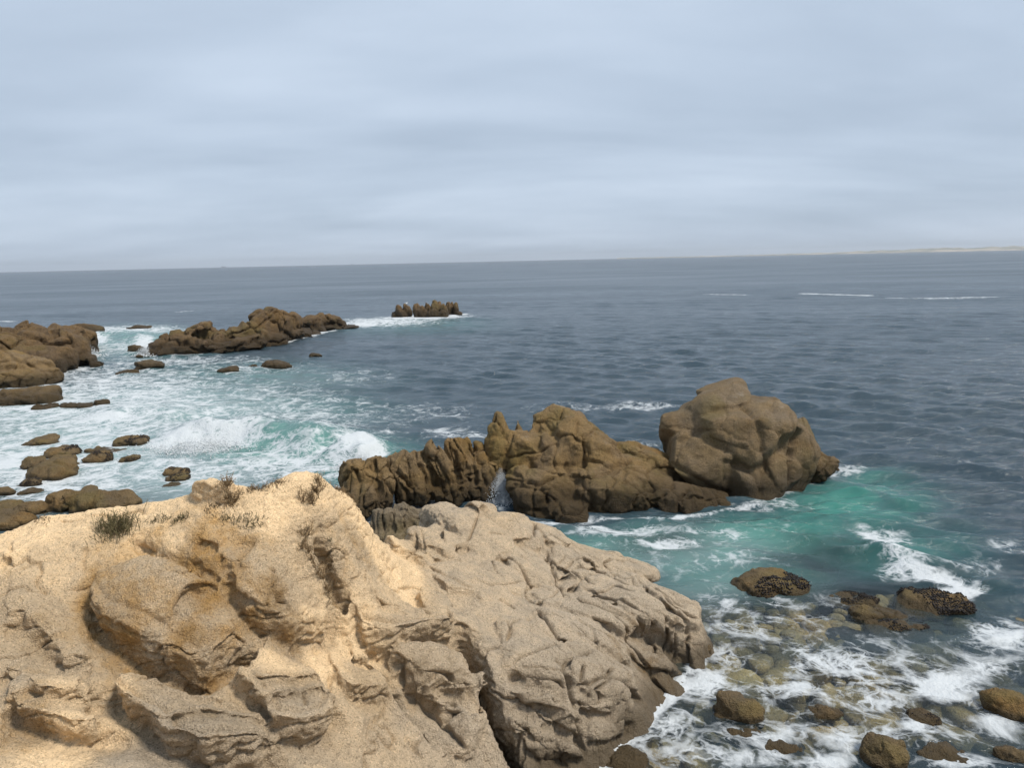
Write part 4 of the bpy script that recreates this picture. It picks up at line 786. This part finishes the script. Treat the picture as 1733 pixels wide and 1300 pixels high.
for (u, vt, vb, w, rot) in [(668, 527, 537, 12, 20), (676, 517, 536, 12, 14), (688, 515, 535, 16, 6), (684, 527, 538, 14, 0), (707, 514, 538, 18, 14), (716, 519, 538, 14, 8), (725, 514, 534, 14, 12), (737, 509, 535, 16, 8), (743, 511, 533, 10, -4), (734, 524, 538, 22, -10), (752, 515, 535, 12, 6), (759, 511, 532, 12, -2), (766, 512, 531, 10, 4), (772, 513, 532, 10, 6), (750, 526, 538, 18, 0), (777, 527, 533, 12, 0)]:
    sp.append((u, (vt + vb) / 2 + 1, w * 1.35, (vb - vt) * 1.12 + 2, D0(u, min(vb + 2, 538)) + 2, 1.8, rot, 2.8, .55))
rock_mass('rock_reef', sp, 0.1, M_REEF, 'small far reef of upright pointed rocks beyond the long reef', lump=.10, fine=.06, seed=12, scale=2.4, stri=.12, aniso=(1.6, 1, .6))

# ---- single rocks awash; (u, v centre, w, h, label, weedy)
def awash(u, v, w, h, label, mat=M_COBBLE, ex=2.5, top=None, seed=0, vox=None, name='rock', group=None, lump=.06, weedy=False, dep=None):
    vb = v + h * 0.42; D = D0(u, vb); c = aty(u, v, D); k = mpp(c); dm = dep or w * k * 0.75
    bl = [(u, v, w, h, D + dm * .4, dm, random.Random(seed).uniform(-8, 8), ex), (u + w * .2, v + h * .12, w * .7, h * .8, D + dm * .25, dm * .7, -8, ex), (u - w * .15, v + h * .25, w * .75, h * .7, D + dm * .3, dm * .8, 5, ex)]
    o = rock_mass(name, bl, vox or max(.022, w * k / 26), mat, label, group=group, lump=lump * w * k, fine=.018 * w * k, seed=seed + 40, scale=max(.4, w * k * .6), crack=.02 * w * k, ncell=10, soft=(seed % 6 == 0))
    if weedy: weed(o, c, w * k, seed)
    return o
def weed(o, c, size, seed):
    """clumps of dark mussels and weed on a rock's top and seaward side: hundreds of tiny shells joined"""
    me = o.data; V = verts_np(me); Nn = normals_np(me); wp = V + np.array(o.location)
    rg = np.random.RandomState(seed); nz = fbm(wp, 2.2 / size, 2, off=seed)
    sel = np.where((wp[:, 2] > -0.02) & (Nn[:, 2] > -0.2) & (nz + 0.35 * (V[:, 0] / size) + rg.normal(size=len(V)) * .06 > 0.12))[0]
    if len(sel) < 3: return
    sel = rg.choice(sel, min(len(sel), 420), replace=False); Vo, Fo = ico(1); vs, fs = [], []
    for i, k in enumerate(sel):
        s = size * rg.uniform(.012, .03); A = np.linalg.qr(rg.normal(size=(3, 3)))[0]
        vs.append((Vo * np.array([s * .6, s * .6, s * 1.3])) @ A.T + V[k]); fs.append(Fo + i * len(Vo))
    w = link('mussels', mesh_np('mussels', np.vstack(vs), np.vstack(fs)), M_WEED, o, kind='stuff', label='dark mussel and weed crust')
AW = [(253, 618, 42, 16, 'dark flat-topped rock awash below the left end of the long reef'), (213, 630, 36, 7, 'low brown ledge awash left of the dark flat-topped rock'), (231, 590, 24, 12, 'small knobbly rock in the gap left of the long reef'), (236, 603, 10, 5, 'tiny dark rock beside the left tip of the long reef'),
    (387, 626, 34, 9, 'low sloping rock in the water below the middle of the long reef'), (428, 619, 14, 5, 'tiny rock between two low rocks below the long reef'), (467, 617, 44, 14, 'pale brown rock in water below the right half of the long reef'), (533, 601, 20, 6, 'small wet rock right of the long reef, farthest out'), (235, 554, 36, 4, 'thin dark ledge in the surf between headland and reef'),
    (48, 671, 78, 30, 'brown humped rock awash below the left headland'), (18, 679, 50, 18, 'low rock at the left edge beside the brown humped rock'), (78, 688, 36, 10, 'small tan rock just below the brown humped rock'), (135, 686, 48, 8, 'low dark ledge with foam below the humped rock'), (172, 682, 20, 12, 'small dark knob at the right end of the low ledge'),
    (70, 748, 46, 13, 'flat brown rock alone in the foam at left'), (222, 746, 48, 16, 'brown weedy rock beside the breaking wave'), (104, 766, 52, 17, 'weed-fringed flat rock uppermost of the left rock group'), (178, 764, 60, 7, 'thin dark ledge awash between the foam streaks'), (165, 776, 38, 20, 'black weedy rock with a tan top in the foam'), (218, 778, 30, 10, 'small pale rock right of the black weedy rock'),
    (56, 784, 32, 20, 'pointed brown rock left of the largest foam rock'), (98, 784, 54, 20, 'tan rock touching the back of the largest foam rock'), (90, 797, 64, 32, 'largest brown boulder in the foam at left'), (49, 818, 32, 14, 'small weedy rock below the largest foam boulder'), (298, 800, 38, 14, 'weedy split rock in the foam above the sandy crest'), (300, 809, 36, 12, 'black weedy half of the split rock above the sandy crest'), (290, 822, 28, 6, 'thin wet rock just above the sandy crest'),
    (10, 832, 24, 12, 'tan wet rock low at the left edge of the cove'), (52, 832, 34, 6, 'low wet slab beside the tan rock at the left edge'),
    (118, 849, 64, 34, 'smooth brown boulder behind the crest, left of the boulder pile'), (160, 848, 74, 38, 'olive brown boulder in the middle of the boulder pile'), (200, 850, 64, 34, 'dark sloping boulder at the right of the boulder pile'), (150, 830, 24, 12, 'small rounded rock on top of the boulder pile'), (180, 858, 26, 26, 'small wedge of rock inside the boulder pile'),
    (53, 862, 44, 22, 'orange brown wet cobble left of the boulder pile'), (10, 858, 50, 24, 'flat tan wet rock at the left edge above the crest'), (4, 876, 40, 24, 'dark boulder at the left edge touching the crest'), (30, 882, 44, 20, 'dark rounded boulder touching the crest near the left edge'), (8, 888, 44, 20, 'dark wet boulder lowest at the left edge')]
for i, (u, v, w, h, lab) in enumerate(AW): awash(u, v, w, h, lab, M_COBBLE if v > 700 else M_STACK, seed=i + 1, weedy=('weed' in lab or 'black' in lab), group='rocks awash in the cove')
SUNK = [(1247, 1200, 76, 48, 'round golden brown boulder standing clear of the foam off the bluff', 1), (1300, 990, 112, 36, 'mussel-covered dark rock breaking the green water', 1), (1392, 1208, 52, 20, 'pointed brown rock in the foam right of the round boulder', 1), (1496, 1278, 62, 50, 'smooth brown boulder leaning at the lower right edge of the foam', 1), (1712, 1200, 66, 42, 'smooth brown boulder at the far right edge', 1),
    (1265, 1246, 60, 16, 'low wet rock with foam below the round boulder', 1), (1325, 1268, 70, 18, 'low brown slab in foam between boulders', 1), (1562, 1216, 44, 16, 'small black weedy rock in the white foam', 1), (1050, 1290, 90, 26, 'orange wet slab at the foot of the bluff', 1), (1190, 1100, 26, 26, 'dark wet rock tucked against the tip of the bluff', 1), (1580, 1025, 100, 30, 'dark weedy rock awash with a tan knob, right of the sunken slabs', 1), (1465, 1040, 50, 18, 'tan rock top showing between dark sunken rocks', 1), (1715, 1280, 50, 30, 'brown wet rock in the lower right corner', 1), (1600, 1290, 90, 24, 'black low rock at the lower edge of the foam', 1),
    (1440, 1016, 70, 14, 'low black weedy ledge awash right of the mussel rock', 1), (1520, 1068, 90, 16, 'long low black weedy ledge awash below the tan-knobbed rock', 1), (1500, 1040, 50, 14, 'small dark rock between the two black ledges', 1),
    (1338, 1066, 66, 36, 'pale sunken slab seen through water under the mussel rock', 0), (1388, 1062, 50, 34, 'yellowish sunken slab beside the pale one', 0), (1455, 1072, 110, 46, 'dark sunken rock with foam along its lower side', 0), (1385, 945, 90, 70, 'dark sunken boulder deep in the green water', 0), (1262, 1150, 80, 60, 'orange sunken boulder between bluff and foam', 0), (1315, 1156, 50, 34, 'small orange sunken rock beside the orange boulder', 0), (1470, 1166, 110, 40, 'olive sunken slab under the foam streaks', 0), (1115, 922, 130, 34, 'dark sunken shelf in the green channel', 0), (1225, 1075, 60, 34, 'pale sunken rock off the tip of the bluff', 0), (1195, 1190, 70, 44, 'grey sunken rock left of the round boulder', 0), (1140, 1250, 80, 46, 'olive sunken rock at the foot of the bluff', 0), (1390, 1250, 100, 44, 'brown sunken boulder below the pointed rock', 0), (1620, 1240, 120, 50, 'tan sunken boulder below the white surge', 0), (1430, 1010, 90, 34, 'dark sunken rock right of the mussel rock', 0), (1230, 1290, 80, 30, 'brown sunken cobble at the lower edge of the photo', 0), (1545, 1110, 110, 50, 'grey sunken boulder behind the white surge', 0), (1650, 1090, 100, 40, 'dark sunken boulder under the surf at right', 0)]
for i, (u, v, w, h, lab, em) in enumerate(SUNK):
    if em: awash(u, v, w, h, lab, M_COBBLE if i != 1 else M_COBBLE, seed=i + 60, weedy=('weed' in lab or 'mussel' in lab), group='boulders in the shallows')
    else:
        zt = -0.10 if v > 960 else -0.25
        c = atz(u, v, zt); k = mpp(c); hw = w * k / 2; b1 = atz(u, v - h / 2, zt); b0 = atz(u, v + h / 2, zt); hd = (b1[1] - b0[1]) / 2
        V, F = block(np.array([c[0], (b0[1] + b1[1]) / 2, zt - .30]), (hw, hd, .33), 0, 2.6, 300 + i, 4, .14)
        V[:, 2] += 0.04 * fbm(V, 2.0, 3); V[:, :2] += 0.08 * np.stack([fbm(V, 1.7, 2), fbm(V, 1.7, 2, off=9.)], -1)
        cc = np.array([c[0], c[1], zt - .6]); link('rock', mesh_np('rock', V - cc, F), M_SUNK if 'dark' not in lab else M_WEED, label=lab, cat='rock', group='boulders in the shallows', loc=cc)

def cobbles():
    rg = np.random.RandomState(77); Vs, Fs, o = [], [], 0
    for i in range(640):
        u, v = rg.uniform(1020, 1780), rg.uniform(1010, 1330); zt = -rg.uniform(.04, .42); c = atz(u, v, zt); r_ = rg.uniform(.10, .34)
        V, F = block(np.array([c[0], c[1], zt - r_ * .55]), (r_ * rg.uniform(.8, 1.3), r_ * rg.uniform(.7, 1.2), r_ * .6), rg.uniform(-20, 20), 2.5, 900 + i, 2, .16, 5); Vs.append(V); Fs.append(F + o); o += len(V)
    link('cobbles', mesh_np('cobbles', np.vstack(Vs), np.vstack(Fs)), granite('cobble_bed', (0.42, 0.31, 0.16), (0.20, 0.165, 0.105), (0.46, 0.26, 0.08), 0.001, 1.3, bump=0.6, wetband=False), kind='stuff', label='bed of brown cobbles under the shallow water off the bluff', cat='cobbles')
cobbles()

# ------------------------------------------------------------------ plants on the bluff
M_SAGE = plain('sage_leaf', (0.135, 0.115, 0.058), 0.8, 0.5, 14); M_DRY = plain('dry_stalk', (0.22, 0.15, 0.08), 0.85, 0.5, 14); M_STEM = plain('woody_stem', (0.10, 0.07, 0.045), 0.9, 0.3, 20)
def tuft(u, v, wpx, hpx, n, label, mat=M_DRY, name='dry_shrub', lean=0.9, seed=0, rows=None):
    rg = np.random.RandomState(seed); base = bluff_hit(u, v); k = mpp(base); w = wpx * k; h = hpx * k * .62
    pos = [base] if rows is None else [bluff_hit(a, b) for a, b in rows]
    def strips(n, r, hh, width, leaf):
        vs, fs = [], []
        for i in range(n):
            rr_ = r * (.26 if rows is None else .10); p0 = pos[rg.randint(len(pos))] + np.array([rg.normal() * rr_, rg.normal() * rr_ * .8, -.02])
            hit = BLUFF.ray_cast(Vector((p0[0], p0[1], 8)), Vector((0, 0, -1)))
            if hit[0] is not None and abs(hit[0][2] - p0[2]) < .3: p0[2] = hit[0][2] - .01
            dirn = np.array([rg.normal() * lean * .5, rg.normal() * lean * .5, 1.0]); dirn /= np.linalg.norm(dirn)
            L = hh * rg.uniform(.45, 1.05); sd_ = np.cross(dirn, rg.normal(size=3)); sd_ /= np.linalg.norm(sd_)
            bend = rg.normal(size=3) * .18 * L; o = len(vs)
            for t, ww in ((0, .7), (.4, 1.0), (.75, .8), (1, .1)):
                c = p0 + dirn * L * t + bend * t * t; vs += [c - sd_ * width * ww, c + sd_ * width * ww]
            for j in range(3): fs.append((o + 2 * j, o + 2 * j + 1, o + 2 * j + 3, o + 2 * j + 2))
            if leaf:      # short side leaflets
                for t in np.linspace(.25, .95, leaf):
                    c = p0 + dirn * L * t + bend * t * t; d2 = dirn * .7 + rg.normal(size=3) * .5; d2 /= np.linalg.norm(d2); l2 = L * rg.uniform(.14, .28); o = len(vs)
                    s2 = np.cross(d2, rg.normal(size=3)); s2 /= np.linalg.norm(s2)
                    vs += [c, c + d2 * l2 * .5 + s2 * width * 1.2, c + d2 * l2, c + d2 * l2 * .5 - s2 * width * 1.2]; fs.append((o, o + 1, o + 2, o + 3))
        return np.array(vs), np.array(fs)
    e = link(name, None, label=label, cat='plant', group='plants on the bluff', loc=base)
    V, F = strips(n, w, h, .0035, 7); link('foliage', mesh_np('foliage', V - base, F), mat, e)
    V, F = strips(max(6, n // 8), w * .7, h * .8, .004, 0); link('stems', mesh_np('stems', V - base, F), M_STEM, e, kind='stuff')
tuft(197, 898, 54, 40, 260, 'dense green sage tuft on the crest of the bluff', M_SAGE, 'sage_shrub', .8, 1)
tuft(390, 850, 22, 36, 120, 'upright dry brown tuft at the right end of the small crest block', M_DRY, seed=2)
tuft(362, 856, 30, 14, 60, 'low dry brush under the small crest block', M_DRY, seed=3)
tuft(280, 880, 50, 16, 90, 'sparse low shrub right of the green sage tuft', M_SAGE, seed=4, rows=[(265, 882), (280, 882), (300, 880), (312, 878)])
tuft(400, 882, 60, 14, 120, 'creeping line of low shrub in the middle of the sandy top', M_SAGE, seed=5, rows=[(372, 878), (388, 880), (402, 883), (420, 883), (434, 884)])
tuft(532, 840, 24, 36, 130, 'dry grey bush trailing down from the highest crest', M_DRY, seed=6, rows=[(540, 822), (535, 835), (528, 850), (510, 846)])
tuft(520, 920, 18, 26, 60, 'dead twigs at the top of the long trench', M_DRY, seed=7, rows=[(522, 905), (515, 918), (512, 928)])
tuft(552, 975, 16, 30, 120, 'dead grey brush lying along the trench', M_DRY, seed=8, rows=[(525, 945), (535, 962), (545, 980), (552, 998), (560, 960), (556, 1010)])
tuft(560, 935, 8, 10, 20, 'tiny green sprig beside the trench', M_SAGE, seed=9)
tuft(450, 822, 60, 16, 130, 'straw coloured dry grass fringe behind the crest left of the summit', M_DRY, 'dry_grass', seed=10, rows=[(425, 829), (440, 828), (455, 824), (470, 819)])
tuft(585, 828, 40, 16, 100, 'dry reddish grass fringe right of the summit', M_DRY, 'dry_grass', seed=11, rows=[(570, 818), (585, 828), (595, 838)])
tuft(70, 880, 34, 8, 60, 'flat dry brush patch near the left end of the crest', M_DRY, seed=12)

# ------------------------------------------------------------------ splashes
M_FOAM = plain('foam_white', (0.60, 0.63, 0.65), 0.6, 0.05, 5)
def splash(u, v, wpx, hpx, D, n, label, seed):
    rg = np.random.RandomState(seed); c = aty(u, v + hpx / 2, D); c[2] = max(0, c[2]) * 0; k = mpp(c); w = wpx * k; h = hpx * k; vs, fs = [], []; Vo = np.array([(1, 0, 0), (-1, 0, 0), (0, 1, 0), (0, -1, 0), (0, 0, 1), (0, 0, -1.)]); Fo = np.array([(0, 2, 4), (2, 1, 4), (1, 3, 4), (3, 0, 4), (2, 0, 5), (1, 2, 5), (3, 1, 5), (0, 3, 5)])
    for i in range(n):
        t = rg.rand() ** 1.9; x = rg.normal() * w * .28 * (1 - .35 * t); y = rg.normal() * w * .25; z = t * h * (1 - min(.9, abs(x) / w)) ; s = k * rg.uniform(.15, .6) * (2.6 - 2.2 * t)
        A = np.diag([s, s, s * rg.uniform(.7, 1.6)]); vs.append(Vo @ A + np.array([x, y, z])); fs.append(Fo + i * len(Vo))
    link('splash', mesh_np('splash', np.vstack(vs), np.vstack(fs)), M_FOAM, label=label, cat='splash', kind='stuff', loc=c)
splash(848, 815, 44, 56, 21.6, 9000, 'white splash bursting between the slab rocks and the ridge', 1)
splash(608, 775, 60, 26, 25.5, 4000, 'white spray of the wave breaking behind the dark rock stack', 2)
splash(143, 570, 34, 18, 61, 2500, 'white surf burst at the tip of the left headland', 3)
splash(243, 580, 22, 16, 61, 1800, 'white surf burst at the left end of the long reef', 4)
splash(345, 742, 150, 14, 29.5, 3500, 'white crest of the wave breaking in the cove', 5)

# ------------------------------------------------------------------ far things: coast, ships, gull
def coast():
    n = 260; th = np.linspace(R(8), R(52), n); Rr = 8200.0; rows = []
    P0 = np.c_[th * 60, 0 * th, 0 * th]; ht = 10 + 34 * sstep(R(16), R(32), th) * (0.75 + 0.6 * fbm(P0, .35, 4)); ht = np.clip(ht, 5, 80)
    for dr, fz in ((0, 0.0), (60, 0.16), (200, 0.45), (420, 0.8), (700, 1.0), (1100, 0.6), (1500, -.1)):
        jit = 1 + 0.25 * fbm(np.c_[th * 90, np.full(n, dr * .01), 0 * th], 1.0, 3)
        rows.append(np.c_[(Rr + dr) * np.sin(th), (Rr + dr) * np.cos(th), ht * fz * jit - (1 if fz <= 0 else 0)])
    m, t, out = new_mat('dune_coast')
    geo = t.nodes.new('ShaderNodeNewGeometry'); nn = noise_n(t, geo.outputs['Position'], 0.004, 5, .6).outputs[0]
    c = ramp(t, nn, [(0.42, (0.16, 0.17, 0.13)), (0.55, (0.42, 0.36, 0.28)), (0.7, (0.52, 0.46, 0.38))])
    b = t.nodes.new('ShaderNodeBsdfDiffuse'); t.links.new(c, b.inputs[0]); t.links.new(b.outputs[0], out.inputs[0])
    link('coast_hills', mesh_np('coast', np.vstack(rows), grid_faces(len(rows), n)), m, kind='structure')
coast()
M_HULL = plain('ship_hull', (0.12, 0.13, 0.15), 0.6)
def prism(name, prof, y0, y1, mat, parent):
    n = len(prof); V = [(x, y0, z) for x, z in prof] + [(x, y1, z) for x, z in prof]
    bm = bmesh.new(); vv = [bm.verts.new(p) for p in V]; bm.faces.new(vv[:n][::-1]); bm.faces.new(vv[n:])
    for i in range(n): bm.faces.new((vv[i], vv[(i + 1) % n], vv[n + (i + 1) % n], vv[n + i]))
    bmesh.ops.recalc_face_normals(bm, faces=bm.faces); me = bpy.data.meshes.new(name); bm.to_mesh(me); bm.free(); return link(name, me, mat, parent)
for u, s, lab in ((380, 1.0, 'faint low ship on the horizon at left'), (597, .55, 'tiny upright boat on the horizon left of centre')):
    D = 8200.; c = aty(u, 470, D); c[2] = 0; e = link('ship', None, label=lab, cat='ship', group='ships on the horizon', loc=c)
    prism('hull', [(-22 * s, -.5), (20 * s, -.5), (25 * s, 6 * s + 1), (-23 * s, 5 * s + 1)], -4, 4, M_HULL, e)
    prism('cabin', [(-16 * s, 5 * s), (-6 * s, 5 * s), (-7 * s, 13 * s + 3), (-15 * s, 13 * s + 3)], -3, 3, M_HULL, e)
    prism('mast', [(4 * s, 5 * s), (5.5 * s, 5 * s), (5 * s, 18 * s + 4), (4.5 * s, 18 * s + 4)], -.5, .5, M_HULL, e)
def gull():
    c = aty(687.5, 516, D0(688, 538) + 2.5); e = link('gull', None, label='white gull standing on a left spike of the small far reef', cat='bird', loc=c); e.scale = (.6, .6, .6)
    V, F = ico(3); B = V * np.array([.34, .15, .16]); t = np.clip(-B[:, 0] / .34, 0, 1); B[:, 1:] *= (1 - .75 * t ** 2)[:, None]; B[:, 0] *= 1 + .3 * t
    hm = np.clip((V[:, 0] - .55) / .45, 0, 1); B[:, 2] += hm ** 1.2 * .24; B[:, 0] -= hm * .03; B[:, 2] += .34
    link('body', mesh_np('gull_body', B, F), plain('gull_white', (.8, .8, .8), .7, .05), e)
    wv_ = V * np.array([.30, .165, .07]) + np.array([-.12, 0, .40]); link('wing', mesh_np('wing', wv_, F), plain('gull_grey', (.45, .47, .5), .7, .05), e)
    for s in (-1, 1): link('leg', mesh_np('leg', V * np.array([.012, .012, .14]) + np.array([.02, .05 * s, .13]), F), plain('gull_leg', (.5, .35, .2), .6, .05), e)
    link('bill', mesh_np('bill', V * np.array([.06, .018, .018]) + np.array([.36, 0, .57]), F), plain('gull_bill', (.7, .5, .1), .5, .05), e)
gull()

# ------------------------------------------------------------------ sea air
def haze():
    m, t, out = new_mat('sea_haze'); pv = t.nodes.new('ShaderNodeVolumePrincipled')
    pv.inputs['Color'].default_value = (0.86, 0.91, 0.97, 1); pv.inputs['Density'].default_value = 9.0e-5; pv.inputs['Anisotropy'].default_value = 0.2
    t.links.new(pv.outputs[0], out.inputs['Volume'])
    bm = bmesh.new(); bmesh.ops.create_cube(bm, size=1); me = bpy.data.meshes.new('haze'); bm.to_mesh(me); bm.free()
    o = link('haze', me, m, kind='stuff', label='thin pale sea haze over the whole bay', cat='haze'); o.scale = (34000, 34000, 130); o.location = (0, 0, 65 - 8)
haze()
